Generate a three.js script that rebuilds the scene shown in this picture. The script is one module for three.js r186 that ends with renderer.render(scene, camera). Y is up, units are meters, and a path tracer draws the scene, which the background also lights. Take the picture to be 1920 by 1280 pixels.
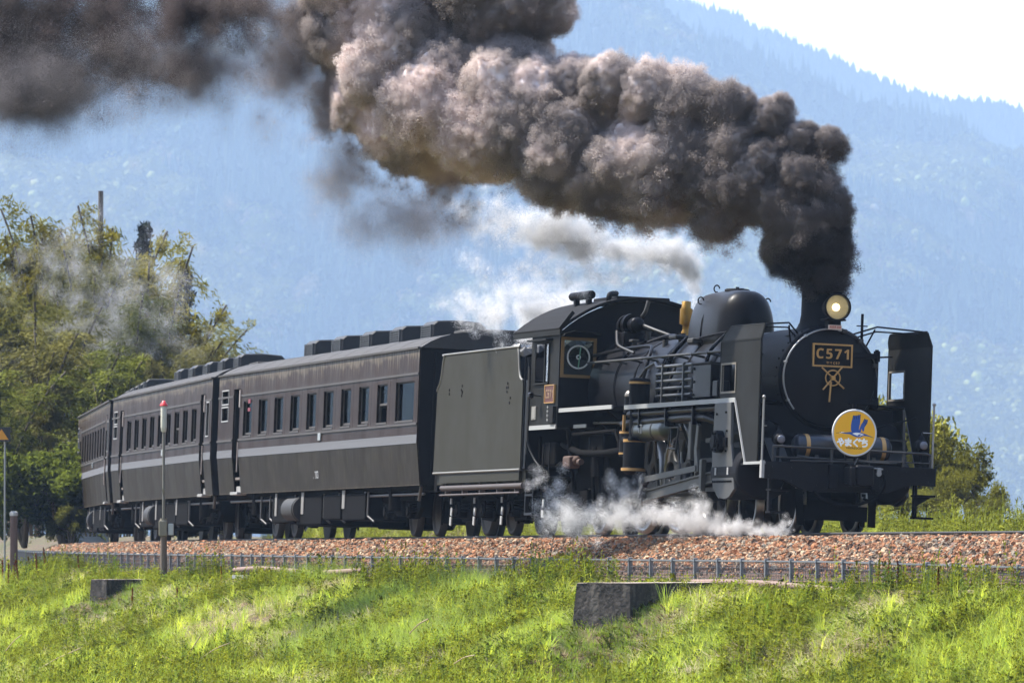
import * as THREE from 'three';
import { mergeGeometries } from 'three/addons/utils/BufferGeometryUtils.js';
import { RoundedBoxGeometry } from 'three/addons/geometries/RoundedBoxGeometry.js';
import { TextGeometry } from 'three/addons/geometries/TextGeometry.js';
import { FontLoader } from 'three/addons/loaders/FontLoader.js';

// ---------------------------------------------------------------- camera, sky, sun, exposure
const scene = new THREE.Scene();
const EYE = new THREE.Vector3(0, -0.305, 0);
const FPX = 13000, PITCH = Math.atan((1039.5 - 640) / FPX);
const camera = new THREE.PerspectiveCamera(2 * Math.atan(640 / FPX) * 180 / Math.PI, 1920 / 1280, 1, 30000);
camera.position.copy(EYE);
camera.rotation.x = PITCH;
camera.focus = 103;
camera.userData.fStop = 6.3;
scene.add(camera);
const renderer = new THREE.WebGLRenderer({ antialias: true });
renderer.toneMapping = THREE.LinearToneMapping;
renderer.toneMappingExposure = 2.5;
renderer.shadowMap.enabled = true;
const SUN_EL = 57 * Math.PI / 180;
const SUN = new THREE.Vector3(-0.94 * Math.cos(SUN_EL), Math.sin(SUN_EL), -0.34 * Math.cos(SUN_EL)).normalize();
const sun = new THREE.DirectionalLight(new THREE.Color(1, 0.95, 0.87), 5);
sun.position.copy(SUN).multiplyScalar(300).add(new THREE.Vector3(0, 0, -110));
sun.target.position.set(0, 0, -110);
sun.castShadow = true;
sun.shadow.mapSize.set(4096, 4096);
Object.assign(sun.shadow.camera, { left: -60, right: 60, top: 60, bottom: -60, near: 50, far: 700 });
scene.add(sun, sun.target);
{ // a hazy spring sky: blue overhead, milky towards the horizon and round the sun
  const W = 512, H = 256, d = new Float32Array(W * H * 4), v = new THREE.Vector3();
  for (let r = 0; r < H; r++) for (let c = 0; c < W; c++) {
    const el = ((r + 0.5) / H - 0.5) * Math.PI, az = ((c + 0.5) / W - 0.5) * 2 * Math.PI, i = (r * W + c) * 4;
    v.set(Math.cos(az) * Math.cos(el), Math.sin(el), Math.sin(az) * Math.cos(el));
    const k = Math.exp(-Math.max(0, v.y) * 3.2), a = Math.pow(Math.max(0, v.dot(SUN)), 6), b = Math.pow(Math.max(0, v.dot(SUN)), 40);
    const z = [0.15, 0.28, 0.6], h0 = Math.exp(-Math.max(0, v.y) * 9) * 1.5, h = [1.0 + h0, 1.06 + h0, 1.15 + h0], w = 0.9 + 0.4 * (v.x * SUN.x + v.z * SUN.z) / Math.hypot(SUN.x, SUN.z);
    for (let q = 0; q < 3; q++) d[i + q] = el < 0 ? [0.3, 0.33, 0.24][q] : (z[q] + (h[q] - z[q]) * k) * w + a * 0.45 * [1, 0.97, 0.92][q] + b * 1.2;
    d[i + 3] = 1;
  }
  const t = new THREE.DataTexture(d, W, H, THREE.RGBAFormat, THREE.FloatType);
  t.mapping = THREE.EquirectangularReflectionMapping; t.minFilter = t.magFilter = THREE.LinearFilter; t.needsUpdate = true;
  scene.background = t; scene.environment = t;
}
scene.fog = new THREE.FogExp2(new THREE.Color(0.53, 0.73, 1.0), 0.000155);

// ---------------------------------------------------------------- helpers
function rng(seed) { let a = seed >>> 0; return () => { a = (a + 0x6D2B79F5) | 0; let t = Math.imul(a ^ (a >>> 15), 1 | a); t = (t + Math.imul(t ^ (t >>> 7), 61 | t)) ^ t; return ((t ^ (t >>> 14)) >>> 0) / 4294967296; }; }
const V = (x, y, z) => new THREE.Vector3(x, y, z);
const lerp = THREE.MathUtils.lerp, clamp = THREE.MathUtils.clamp, sstep = (a, b, x) => { const t = clamp((x - a) / (b - a), 0, 1); return t * t * (3 - 2 * t); };
function hash3(x, y, z) { let h = Math.imul(x, 374761393) + Math.imul(y, 668265263) + Math.imul(z, 2147483647 ^ 0x5bd1e995); h = Math.imul(h ^ (h >>> 13), 1274126177); return ((h ^ (h >>> 16)) >>> 0) / 4294967296; }
function noise(x, y = 0, z = 0) {
  const X = Math.floor(x), Y = Math.floor(y), Z = Math.floor(z); let u = x - X, v = y - Y, w = z - Z;
  u = u * u * (3 - 2 * u); v = v * v * (3 - 2 * v); w = w * w * (3 - 2 * w);
  const L = (a, b, t) => a + (b - a) * t, h = hash3;
  return L(L(L(h(X, Y, Z), h(X + 1, Y, Z), u), L(h(X, Y + 1, Z), h(X + 1, Y + 1, Z), u), v), L(L(h(X, Y, Z + 1), h(X + 1, Y, Z + 1), u), L(h(X, Y + 1, Z + 1), h(X + 1, Y + 1, Z + 1), u), v), w);
}
const fbm = (x, y, z, n = 4) => { let s = 0, a = 0.5; for (let i = 0; i < n; i++) { s += a * noise(x, y, z); x = x * 2.03 + 7.1; y = y * 2.03 + 3.3; z = z * 2.03 + 1.7; a *= 0.5; } return s / (1 - Math.pow(0.5, n)); };
const names = {};
function numbered(n) { const k = names[n] = (names[n] ?? -1) + 1; return k ? `${n}_${String(k).padStart(3, '0')}` : n; }
function tag(o, label, category, group) { o.userData = { ...o.userData, label, category }; if (group) o.userData.group = group; return o; }
function thing(name, label, category, group) { const o = new THREE.Group(); o.name = numbered(name); scene.add(o); return tag(o, label, category, group); }
function copyThing(src, label, group) { const c = src.clone(); c.name = numbered(src.name.replace(/_\d{3}$/, '')); c.userData = { ...src.userData }; if (label) c.userData.label = label; if (group) c.userData.group = group; scene.add(c); return c; }
function flat(g) {
  const q = g.index ? g.toNonIndexed() : g;
  for (const k of Object.keys(q.attributes)) if (!['position', 'normal', 'uv'].includes(k)) q.deleteAttribute(k);
  if (!q.attributes.normal) q.computeVertexNormals();
  if (!q.attributes.uv) q.setAttribute('uv', new THREE.BufferAttribute(new Float32Array(q.attributes.position.count * 2), 2));
  q.clearGroups?.(); return q;
}
const join = (gs) => mergeGeometries(gs.flat(9).map(flat));
function shadow(m) { m.castShadow = m.receiveShadow = true; return m; }
function mesh(name, gs, mat, parent) { const m = shadow(new THREE.Mesh(Array.isArray(gs) ? join(gs) : gs, mat)); m.name = name; (parent ?? scene).add(m); return m; }
function topMesh(name, gs, mat, label, category, group) { return tag(mesh(numbered(name), gs, mat), label, category, group); }
function struct(name, gs, mat) { const m = mesh(numbered(name), gs, mat); m.userData.kind = 'structure'; return m; }
function stuff(name, gs, mat, parent, label, category) { const m = mesh(parent ? name : numbered(name), gs, mat, parent); m.userData.kind = 'stuff'; if (label) tag(m, label, category); return m; }
// shapes: x along, y up, z across
function box(x0, x1, y0, y1, z0, z1, r = 0) {
  const w = Math.abs(x1 - x0), h = Math.abs(y1 - y0), d = Math.abs(z1 - z0);
  const g = r ? new RoundedBoxGeometry(w, h, d, 1, Math.min(r, w / 2.1, h / 2.1, d / 2.1)) : new THREE.BoxGeometry(w, h, d);
  return g.translate((x0 + x1) / 2, (y0 + y1) / 2, (z0 + z1) / 2);
}
function along(g, p, q) { // turns a shape that stands on +y from the origin so that it runs from p towards q
  const d = q.clone().sub(p); g.applyQuaternion(new THREE.Quaternion().setFromUnitVectors(V(0, 1, 0), d.normalize())); return g.translate(p.x, p.y, p.z);
}
function rod(p, q, r, n = 8, r2 = r) { const l = p.distanceTo(q); return along(new THREE.CylinderGeometry(r2, r, l, n).translate(0, l / 2, 0), p, q); }
function bar(p, q, w, t, up = V(0, 1, 0)) { // a flat bar, w high (towards up) and t thick
  const d = q.clone().sub(p), l = d.length(); d.normalize(); const z = d.clone().cross(up).normalize(), y = z.clone().cross(d);
  return new THREE.BoxGeometry(l, w, t).translate(l / 2, 0, 0).applyMatrix4(new THREE.Matrix4().makeBasis(d, y, z).setPosition(p));
}
const tube = (pts, r, n = 8, seg = pts.length * 6, kind = 'catmullrom') => new THREE.TubeGeometry(new THREE.CatmullRomCurve3(pts, false, kind, 0.3), seg, r, n);
const path = (pts, r, n = 8) => { const o = []; for (let i = 1; i < pts.length; i++) o.push(rod(pts[i - 1], pts[i], r, n)); for (let i = 1; i < pts.length - 1; i++) o.push(new THREE.SphereGeometry(r * 1.02, n, 5).translate(pts[i].x, pts[i].y, pts[i].z)); return o; };
function cylX(x0, x1, y, z, r, n = 32, r2 = r) { return new THREE.CylinderGeometry(r2, r, Math.abs(x1 - x0), n).rotateZ(-Math.PI / 2).translate((x0 + x1) / 2, y, z); } // r at x0, r2 at x1
const cylY = (x, z, y0, y1, r, n = 20, r2 = r) => new THREE.CylinderGeometry(r2, r, y1 - y0, n).translate(x, (y0 + y1) / 2, z);
const cylZ = (x, y, z0, z1, r, n = 24) => new THREE.CylinderGeometry(r, r, Math.abs(z1 - z0), n).rotateX(Math.PI / 2).translate(x, y, (z0 + z1) / 2);
const latheX = (pts, n = 40) => new THREE.LatheGeometry(pts.map((p) => new THREE.Vector2(p[1], p[0])), n).rotateZ(-Math.PI / 2); // [x, radius], turned about x
const latheY = (pts, n = 32) => new THREE.LatheGeometry(pts.map((p) => new THREE.Vector2(p[1], p[0])), n);
const torusX = (x, y, z, r, t, n = 32, arc = Math.PI * 2, a0 = 0) => new THREE.TorusGeometry(r, t, 6, n, arc).rotateZ(a0).rotateY(-Math.PI / 2).translate(x, y, z);
function poly(pts, holes = []) { const s = new THREE.Shape(pts.map((p) => new THREE.Vector2(...p))); for (const h of holes) s.holes.push(h.isPath ? h : new THREE.Path(h.map((p) => new THREE.Vector2(...p)))); return s; }
const rect = (x0, x1, y0, y1) => [[x0, y0], [x1, y0], [x1, y1], [x0, y1]];
const circ = (x, y, r, k = 1) => new THREE.Path().absellipse(x, y, r, r * k, 0, Math.PI * 2);
function slabXY(shape, z0, z1, bev = 0, cs = 12) { const d = Math.abs(z1 - z0); return new THREE.ExtrudeGeometry(shape, { depth: d - 2 * bev, bevelEnabled: bev > 0, bevelThickness: bev, bevelSize: bev, bevelOffset: -bev, bevelSegments: 1, curveSegments: cs }).translate(0, 0, Math.min(z0, z1) + bev); }
function slabZY(shape, x0, x1, bev = 0, cs = 12) { return slabXY(shape, -x1, -x0, bev, cs).rotateY(-Math.PI / 2); } // shape in (z, y), thick along x
function bolts(list, r = 0.018, h = 0.018, axis = 'z') { return list.map(([x, y, z]) => { const g = new THREE.CylinderGeometry(r, r, h, 6); if (axis === 'z') g.rotateX(Math.PI / 2); if (axis === 'x') g.rotateZ(Math.PI / 2); return g.translate(x, y, z); }); }
const mirrorZ = (g) => { // the same shape on the other side
  const q = flat(g.clone()); const p = q.attributes.position, n = q.attributes.normal, u = q.attributes.uv;
  for (let i = 0; i < p.count; i++) { p.setZ(i, -p.getZ(i)); n.setZ(i, -n.getZ(i)); }
  for (const a of [p, n, u]) for (let i = 0; i < a.count; i += 3) { const s = a.itemSize; for (let k = 0; k < s; k++) { const t = a.array[(i + 1) * s + k]; a.array[(i + 1) * s + k] = a.array[(i + 2) * s + k]; a.array[(i + 2) * s + k] = t; } }
  return q;
};
const pair = (name, gs, m, parent) => [mesh(name, gs, m, parent), mesh(name, [gs].flat(9).map(mirrorZ), m, parent)];
const both = (gs) => { const l = [gs].flat(9); return [...l, ...l.map(mirrorZ)]; };

// the pixel (x, y) of a 1920 x 1280 frame at a distance, as a place in the world
function at(x, y, depth) {
  const a = (x - 960) / FPX, b = -(y - 640) / FPX, c = Math.cos(PITCH), s = Math.sin(PITCH), yy = b * c + s, zz = c - b * s, t = depth / zz;
  return V(a * t, EYE.y + yy * t, -depth);
}
// the track: s metres ahead of the front beam (negative behind it), l metres towards the near side, h above the rails
const TH0 = 0.2948, K1 = 0.002577, K2 = -1.4248e-6, CANT = 0.0386, LINE = [];
{ let x = 5.086, z = 102.945; const fw = []; for (let s = 0; s <= 70; s += 0.25) { fw.push([s, x, z]); const t = TH0 + K1 * (s + 0.125); x += Math.sin(t) * 0.25; z -= Math.cos(t) * 0.25; }
  x = 5.086; z = 102.945; const bw = []; for (let s = 0; s > -230; s -= 0.25) { const u = s - 0.125, t = TH0 + K1 * u + K2 * u * u; x -= Math.sin(t) * 0.25; z += Math.cos(t) * 0.25; bw.push([s - 0.25, x, z]); }
  LINE.push(...bw.reverse(), ...fw); }
const S0 = LINE[0][0];
function trackAt(s) { const f = clamp((s - S0) / 0.25, 0, LINE.length - 1.001), i = Math.floor(f), t = f - i, a = LINE[i], b = LINE[i + 1]; const th = Math.atan2(b[1] - a[1], a[2] - b[2]); return { x: lerp(a[1], b[1], t), z: lerp(a[2], b[2], t), th }; }
function rail(s, l, h, cant = CANT) { const p = trackAt(s), L = l * Math.cos(cant) - h * Math.sin(cant), y = h * Math.cos(cant) + l * Math.sin(cant); return V(p.x - Math.cos(p.th) * L, y, -(p.z - Math.sin(p.th) * L)); }
function toTrack(x, z) { // (s, l) of a place; z is the distance from the camera plane
  let lo = 0, hi = LINE.length - 1; // distance falls as s grows
  while (hi - lo > 1) { const m = (lo + hi) >> 1; LINE[m][2] > z ? lo = m : hi = m; }
  let s = LINE[lo][0];
  for (let k = 0; k < 3; k++) { const p = trackAt(s); s += (x - p.x) * Math.sin(p.th) - (z - p.z) * Math.cos(p.th); s = clamp(s, S0, 69); }
  const p = trackAt(s); return [s, -(x - p.x) * Math.cos(p.th) - (z - p.z) * Math.sin(p.th)];
}
function onTrack(o, sf, a, b, off = 0) { // puts a vehicle whose front is at x = 0 so that it rides on the track at a and b
  const A = trackAt(a), B = trackAt(b), th = Math.atan2(A.x - B.x, B.z - A.z), f = V(Math.sin(th), 0, Math.cos(th)), n = V(-Math.cos(th), 0, Math.sin(th));
  const P = V(A.x, 0, -A.z).addScaledVector(f, sf - a).addScaledVector(n, off);
  const u = n.clone().multiplyScalar(-Math.sin(CANT)).add(V(0, Math.cos(CANT), 0)), l = n.clone().multiplyScalar(Math.cos(CANT)).add(V(0, Math.sin(CANT), 0));
  o.quaternion.setFromRotationMatrix(new THREE.Matrix4().makeBasis(f, u, l)); o.position.copy(P); return o;
}
// materials
function tex(W, H, fn, srgb, rx = 1, ry = 1) {
  const d = new Uint8Array(W * H * 4); for (let y = 0; y < H; y++) for (let x = 0; x < W; x++) { const c = fn(x / W, y / H, x, y), i = (y * W + x) * 4; for (let k = 0; k < 3; k++) d[i + k] = clamp((c[k] ?? c) * 255, 0, 255); d[i + 3] = 255; }
  const t = new THREE.DataTexture(d, W, H); t.wrapS = t.wrapT = THREE.RepeatWrapping; t.minFilter = t.magFilter = THREE.LinearFilter; if (srgb) t.colorSpace = THREE.SRGBColorSpace; t.repeat.set(rx, ry); t.needsUpdate = true; return t;
}
const pn = (u, v, f, seed) => { const s = Math.sin, X = u * f, Y = v * f, w = (x) => ((x % f) + f) % f; const x0 = Math.floor(X), y0 = Math.floor(Y); let a = X - x0, b = Y - y0; a = a * a * (3 - 2 * a); b = b * b * (3 - 2 * b); const h = (i, j) => hash3(w(i), w(j), seed); return lerp(lerp(h(x0, y0), h(x0 + 1, y0), a), lerp(h(x0, y0 + 1), h(x0 + 1, y0 + 1), a), b); };
const pf = (u, v, f, seed, n = 4) => { let s = 0, a = 0.5; for (let i = 0; i < n; i++) { s += a * pn(u, v, f << i, seed + i * 13); a *= 0.5; } return s / (1 - Math.pow(0.5, n)); };
const grime = tex(512, 512, (u, v) => pf(u, v, 8, 3, 5)); // also rough patches
const fine = tex(256, 256, (u, v) => pf(u, v, 32, 9, 3));
function M(r, g, b, rough = 0.6, metal = 0, extra = {}) { const m = new THREE.MeshPhysicalMaterial({ roughness: rough, metalness: metal, side: THREE.DoubleSide, ...extra }); m.color.setRGB(r, g, b); return m; }
const oil = grime.clone(); oil.repeat.set(0.7, 0.7); oil.needsUpdate = true;
const roughTex = tex(512, 512, (u, v) => 0.55 + 0.75 * (pf(u, v, 6, 31, 5) - 0.35) * 0.4 + 0.3, false, 0.3, 0.3);
const mat = {
  black: M(0.009, 0.009, 0.011, 0.66, 0, { specularIntensity: 0.14, roughnessMap: roughTex, bumpMap: oil, bumpScale: 0.0006 }),
  gloss: M(0.009, 0.009, 0.011, 0.42, 0, { specularIntensity: 0.2, roughnessMap: roughTex, bumpMap: oil, bumpScale: 0.0006 }),
  panel: M(0.017, 0.0165, 0.015, 0.62, 0, { specularIntensity: 0.1, roughnessMap: roughTex }),
  soot: M(0.008, 0.0075, 0.008, 0.9, 0, { specularIntensity: 0.4 }),
  under: M(0.006, 0.0055, 0.0055, 0.9, 0, { specularIntensity: 0.1, bumpMap: oil, bumpScale: 0.0008 }),
  rust: M(0.07, 0.04, 0.03, 0.85),
  iron: M(0.042, 0.04, 0.038, 0.55, 0.3),
  steel: M(0.25, 0.24, 0.23, 0.36, 1, { roughnessMap: roughTex }),
  rodSteel: M(0.075, 0.07, 0.06, 0.5, 0.4),
  brass: M(0.36, 0.21, 0.055, 0.5, 0.8),
  gold: M(0.46, 0.26, 0.085, 0.5, 0.3),
  white: M(0.6, 0.6, 0.58, 0.6),
  trim: M(0.3, 0.3, 0.29, 0.6),
  glass: new THREE.MeshPhysicalMaterial({ color: 0xcfd8d4, transmission: 1, thickness: 0, roughness: 0.05, ior: 1.5, side: THREE.DoubleSide }),
  coal: M(0.01, 0.01, 0.011, 0.4),
  dark: M(0.006, 0.006, 0.007, 0.9),
};
const font = await new FontLoader().loadAsync('fonts/droid/droid_sans_bold.typeface.json');
function letters(txt, size, depth, gap = 0) { let x = 0; const gs = []; for (const ch of txt) { const g = new TextGeometry(ch, { font, size, depth, curveSegments: 5, bevelEnabled: false }); g.computeBoundingBox(); if (ch !== ' ') { const w = g.boundingBox.max.x - g.boundingBox.min.x; gs.push(g.translate(x - g.boundingBox.min.x, 0, 0)); x += w + gap; } else x += size * 0.4; } const m = join(gs); m.translate(-(x - gap) / 2, -size / 2, 0); return m; }
// ---------------------------------------------------------------- ground, ballast, track, fence
const DIPS = [[1.3, 93.8, 1.0, 0.5], [0.9, 92.2, 1.0, 0.3], [-7.9, 128.0, 1.2, 0.45], [-4.2, 109, 2.2, 0.3]];
function groundY(x, z) {
  const [s, l] = toTrack(x, z); let y;
  if (l > 0) { y = lerp(-0.9, -0.8, sstep(2.4, 3.1, l)) - 0.1 * sstep(3.2, 4.4, l) - 1.28 * sstep(3.9, 8.8, l) - 0.25 * sstep(8, 16, l); y -= 0.06 * sstep(2, 14, s); }
  else y = lerp(-0.86, -0.35, sstep(-2.4, -3.4, l)) + (1.15 - 1.0 * sstep(2.5, 8, x)) * sstep(-3.3, -6.2, l) + 0.3 * sstep(-14, -50, l);
  const far = sstep(190, 330, z); y = lerp(y, 0.55, far);
  const a = Math.abs(l); if (a > 2.9 && a < 90) y += (noise(x * 0.7, z * 0.7, 3) - 0.5) * 0.22 * sstep(2.9, 4.5, a) + (noise(x * 2.3, z * 2.3, 8) - 0.5) * 0.09 * sstep(2.9, 3.6, a);
  for (const [dx, dz, r, d] of DIPS) { const q = ((x - dx) ** 2 + ((z - dz) * 0.8) ** 2) / (r * r); if (q < 9) y -= d * Math.exp(-q); }
  return y;
}
{
  const ax = (stops) => { const o = []; for (let i = 0; i < stops.length - 1; i++) { const [a, n] = stops[i], b = stops[i + 1][0]; for (let k = 0; k < n; k++) o.push(a + (b - a) * k / n); } o.push(stops.at(-1)[0]); return o; };
  const X = ax([[-4000, 8], [-600, 10], [-100, 12], [-32, 40], [-18, 130], [14, 30], [32, 14], [140, 10], [700, 8], [4000, 0]]), Z = ax([[-900, 8], [-100, 10], [30, 20], [70, 30], [84, 110], [120, 100], [165, 60], [230, 30], [420, 20], [1400, 12], [9000, 0]]);
  const pos = [], uv = [], idx = [];
  for (const z of Z) for (const x of X) { pos.push(x, groundY(x, z), -z); uv.push(x / 3, z / 3); }
  for (let j = 0; j < Z.length - 1; j++) for (let i = 0; i < X.length - 1; i++) { const a = j * X.length + i, b = a + X.length; idx.push(a, a + 1, b, b, a + 1, b + 1); }
  const g = new THREE.BufferGeometry(); g.setAttribute('position', new THREE.Float32BufferAttribute(pos, 3)); g.setAttribute('uv', new THREE.Float32BufferAttribute(uv, 2)); g.setIndex(idx); g.computeVertexNormals();
  const soil = tex(512, 512, (u, v) => { const a = pf(u, v, 6, 2, 5), b = pf(u, v, 40, 12, 3), k = sstep(0.42, 0.6, a); return [lerp(0.36, 0.3, k) * (0.5 + b), lerp(0.29, 0.29, k) * (0.5 + b), lerp(0.21, 0.13, k) * (0.5 + b)]; }, true);
  struct('ground', g, new THREE.MeshPhysicalMaterial({ map: soil, roughness: 1, bumpMap: fine, bumpScale: 0.04 }));
}
function strip(profile, s0, s1, step, cant = CANT) { // a cross-section [l, h] carried along the track
  const pos = [], uv = [], idx = []; const n = profile.length; let rows = 0;
  for (let s = s0; s <= s1 + 1e-6; s += step, rows++) { let d = 0; profile.forEach(([l, h], i) => { const p = rail(s, l, h, cant); if (i) d += Math.hypot(l - profile[i - 1][0], h - profile[i - 1][1]); pos.push(p.x, p.y, p.z); uv.push(s, d); }); }
  for (let r = 0; r < rows - 1; r++) for (let i = 0; i < n - 1; i++) { const a = r * n + i, b = a + n; idx.push(a, a + 1, b, b, a + 1, b + 1); }
  const g = new THREE.BufferGeometry(); g.setAttribute('position', new THREE.Float32BufferAttribute(pos, 3)); g.setAttribute('uv', new THREE.Float32BufferAttribute(uv, 2)); g.setIndex(idx); g.computeVertexNormals(); return g;
}
const BED = [[3.06, -0.8], [3.0, -0.64], [2.5, -0.41], [2.05, -0.19], [1.8, -0.15], [1.3, -0.15], [0.9, -0.21], [-0.9, -0.21], [-1.5, -0.19], [-2.0, -0.22], [-3.2, -0.75], [-3.4, -0.9]];
const bedH = (l) => { for (let i = 0; i < BED.length - 1; i++) if (l <= BED[i][0] && l >= BED[i + 1][0]) return lerp(BED[i][1], BED[i + 1][1], (BED[i][0] - l) / (BED[i][0] - BED[i + 1][0])); return -1; };
struct('track_bed', strip(BED, -200, 60, 1), M(0.16, 0.1, 0.075, 1, 0, { bumpMap: fine, bumpScale: 0.05 }));
{
  const track = thing('railway_track', 'railway track of two steel rails on sleepers under the train', 'track');
  for (const sd of [1, -1]) mesh('rail', strip([[0.5335, -0.14], [0.545, -0.14], [0.545, -0.035], [0.566, -0.03], [0.566, 0], [0.5, 0], [0.5, -0.03], [0.524, -0.035], [0.524, -0.14]].map(([l, h]) => [l * sd, h]), -200, 60, 1), mat.iron, track);
  const sl = new THREE.BoxGeometry(0.2, 0.16, 2.1), sm = M(0.11, 0.08, 0.06, 0.95);
  for (let i = 0; i < 130; i++) { const s = -60 + i * 0.62, p = rail(s, 0, -0.225), t = trackAt(s); const m = mesh('sleeper', sl, sm, track); m.position.copy(p); m.rotation.y = Math.PI / 2 - t.th - Math.PI; m.rotation.order = 'YXZ'; }
}
{ // ballast stones
  const r = rng(11), geos = [0, 1, 2].map((k) => { const g = new THREE.DodecahedronGeometry(1, 0), p = g.attributes.position; for (let i = 0; i < p.count; i++) { const x = p.getX(i), y = p.getY(i), z = p.getZ(i), n = 0.72 + 0.55 * hash3(Math.round(x * 9), Math.round(y * 9), Math.round(z * 9) + k * 31); p.setXYZ(i, x * n * [1.25, 1, 1.1][k], y * n * [0.7, 0.85, 0.62][k], z * n); } g.computeVertexNormals(); return g; });
  const sm = new THREE.MeshStandardMaterial({ roughness: 0.92 }), lists = [[], [], []], d = new THREE.Object3D(), cols = [[0.28, 0.12, 0.052], [0.22, 0.1, 0.046], [0.3, 0.16, 0.078], [0.15, 0.1, 0.062], [0.4, 0.28, 0.17], [0.07, 0.042, 0.026], [0.2, 0.165, 0.12], [0.33, 0.14, 0.06]];
  const put = (s, l, k = 1) => { const p = rail(s, l, bedH(l) + (r() - 0.35) * 0.035), sz = (0.026 + 0.026 * r() * r() + (r() < 0.06 ? 0.014 : 0)) * k; d.position.copy(p); d.rotation.set(r() * 6.3, r() * 6.3, r() * 6.3); d.scale.setScalar(sz); d.updateMatrix(); const c = cols[Math.floor(r() * cols.length)], v = 0.75 + r() * 0.5; lists[Math.floor(r() * 3)].push([d.matrix.clone(), new THREE.Color().setRGB(c[0] * v, c[1] * v, c[2] * v)]); };
  for (let i = 0; i < 62000; i++) put(-96 + 120 * Math.pow(r(), 0.85), 1.25 + 1.78 * r());
  for (let i = 0; i < 12000; i++) put(lerp(-4, 26, r()), lerp(-2.4, 1.3, r()), 1.1);
  for (let i = 0; i < 900; i++) { const s = lerp(-70, 22, r()), l = 3.1 + Math.abs(r() + r() - 1) * 0.9, q = rail(s, l, 0), y = groundY(q.x, -q.z); d.position.set(q.x, y + 0.01, q.z); d.rotation.set(r() * 6, r() * 6, r() * 6); d.scale.setScalar(0.025 + r() * 0.02); d.updateMatrix(); lists[0].push([d.matrix.clone(), new THREE.Color().setRGB(0.34, 0.24, 0.18)]); }
  lists.forEach((L, k) => { const m = new THREE.InstancedMesh(geos[k], sm, L.length); L.forEach(([a, c], i) => { m.setMatrixAt(i, a); m.setColorAt(i, c); }); m.name = numbered('ballast_stones'); m.castShadow = m.receiveShadow = true; m.userData = { kind: 'stuff', label: ['rounder rust-brown and grey ballast stones heaped along the track', 'blocky rust-brown and grey ballast stones heaped along the track', 'flat rust-brown and grey ballast stones heaped along the track'][k], category: 'ballast' }; scene.add(m); });
}
{ // low steel fence that holds the ballast back
  const F = thing('ballast_fence', 'low grey steel mesh fence with short posts holding back the rust-brown ballast', 'fence'), gal = M(0.17, 0.18, 0.19, 0.55, 0.3), top = (s) => -0.385 - 0.0022 * s - 0.055 * sstep(6, 16, s), FL = 3.08, wp = (s, y, l = FL) => { const p = rail(s, l, 0, 0); p.y = y; return p; };
  const post = join([box(-0.022, 0.022, -0.5, 0.035, -0.03, 0.03, 0.006), box(-0.028, 0.028, -0.02, 0.005, -0.036, 0.036)]), wires = [];
  for (let i = 0; i < 5; i++) wires.push(box(0, 1, -0.02 - i * 0.08, -0.014 - i * 0.08, -0.003, 0.003)); for (let i = 1; i < 15; i++) wires.push(box(i / 15 - 0.003, i / 15 + 0.003, -0.36, -0.01, -0.003, 0.003));
  const panel = join(wires), beamG = new THREE.BoxGeometry(1, 0.022, 0.03).translate(0.5, 0, 0), wireM = M(0.16, 0.16, 0.17, 0.5, 0.5); let n = 0;
  for (let s = -88; s < 24; s += 1.02, n++) {
    const a = wp(s, top(s)), b = wp(s + 1.02, top(s + 1.02)), dir = b.clone().sub(a), yaw = Math.atan2(-dir.z, dir.x);
    const p = mesh('post', post, gal, F); p.position.copy(a); p.rotation.y = yaw; p.rotation.z = (hash3(n, 3, 1) - 0.5) * 0.06;
    const k = mesh('top_rail', beamG, gal, F); k.position.copy(a); k.quaternion.setFromUnitVectors(V(1, 0, 0), dir.clone().normalize()); k.scale.x = dir.length();
    const w = mesh('mesh_panel', panel, wireM, F); w.userData.kind = 'stuff'; w.position.copy(a); w.quaternion.copy(k.quaternion); w.scale.x = dir.length();
  }
  // cable pipes on short supports in front of it
  const pipeM = M(0.2, 0.13, 0.1, 0.8), conc = M(0.2, 0.18, 0.16, 0.95, 0, { bumpMap: oil, bumpScale: 0.02 });
  for (const [s0, s1, y0, label, plank] of [[-25, -14.5, -0.585, 'long brown cable pipe on concrete supports below the fence left of centre', true], [3.6, 14.2, -0.7, 'brown cable pipe sagging below the fence at the right, in front of the locomotive', false]]) {
    const P = thing('cable_pipe', label, 'pipe'), pts = []; for (let i = 0; i <= 12; i++) { const t = i / 12, s = lerp(s0, s1, t); pts.push(wp(s, y0 + 0.03 * Math.sin(t * 7) - (plank ? 0 : 0.12 * t), 3.75)); }
    mesh('pipe', tube(pts, 0.045, 10, 80), pipeM, P);
    for (const t of [0.12, 0.5, 0.86]) { const q = wp(lerp(s0, s1, t), y0 - (plank ? 0 : 0.12 * t), 3.76); mesh('support', box(q.x - 0.05, q.x + 0.05, q.y - 0.4, q.y - 0.02, q.z - 0.08, q.z + 0.06, 0.01), conc, P); }
    if (plank) { const a = wp(s0 + 0.5, y0 - 0.12, 3.85), b = wp(s1 - 4, y0 - 0.12, 3.85); mesh('plank', bar(a, b, 0.06, 0.1), M(0.22, 0.24, 0.24, 0.7), P); }
  }
}
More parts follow.
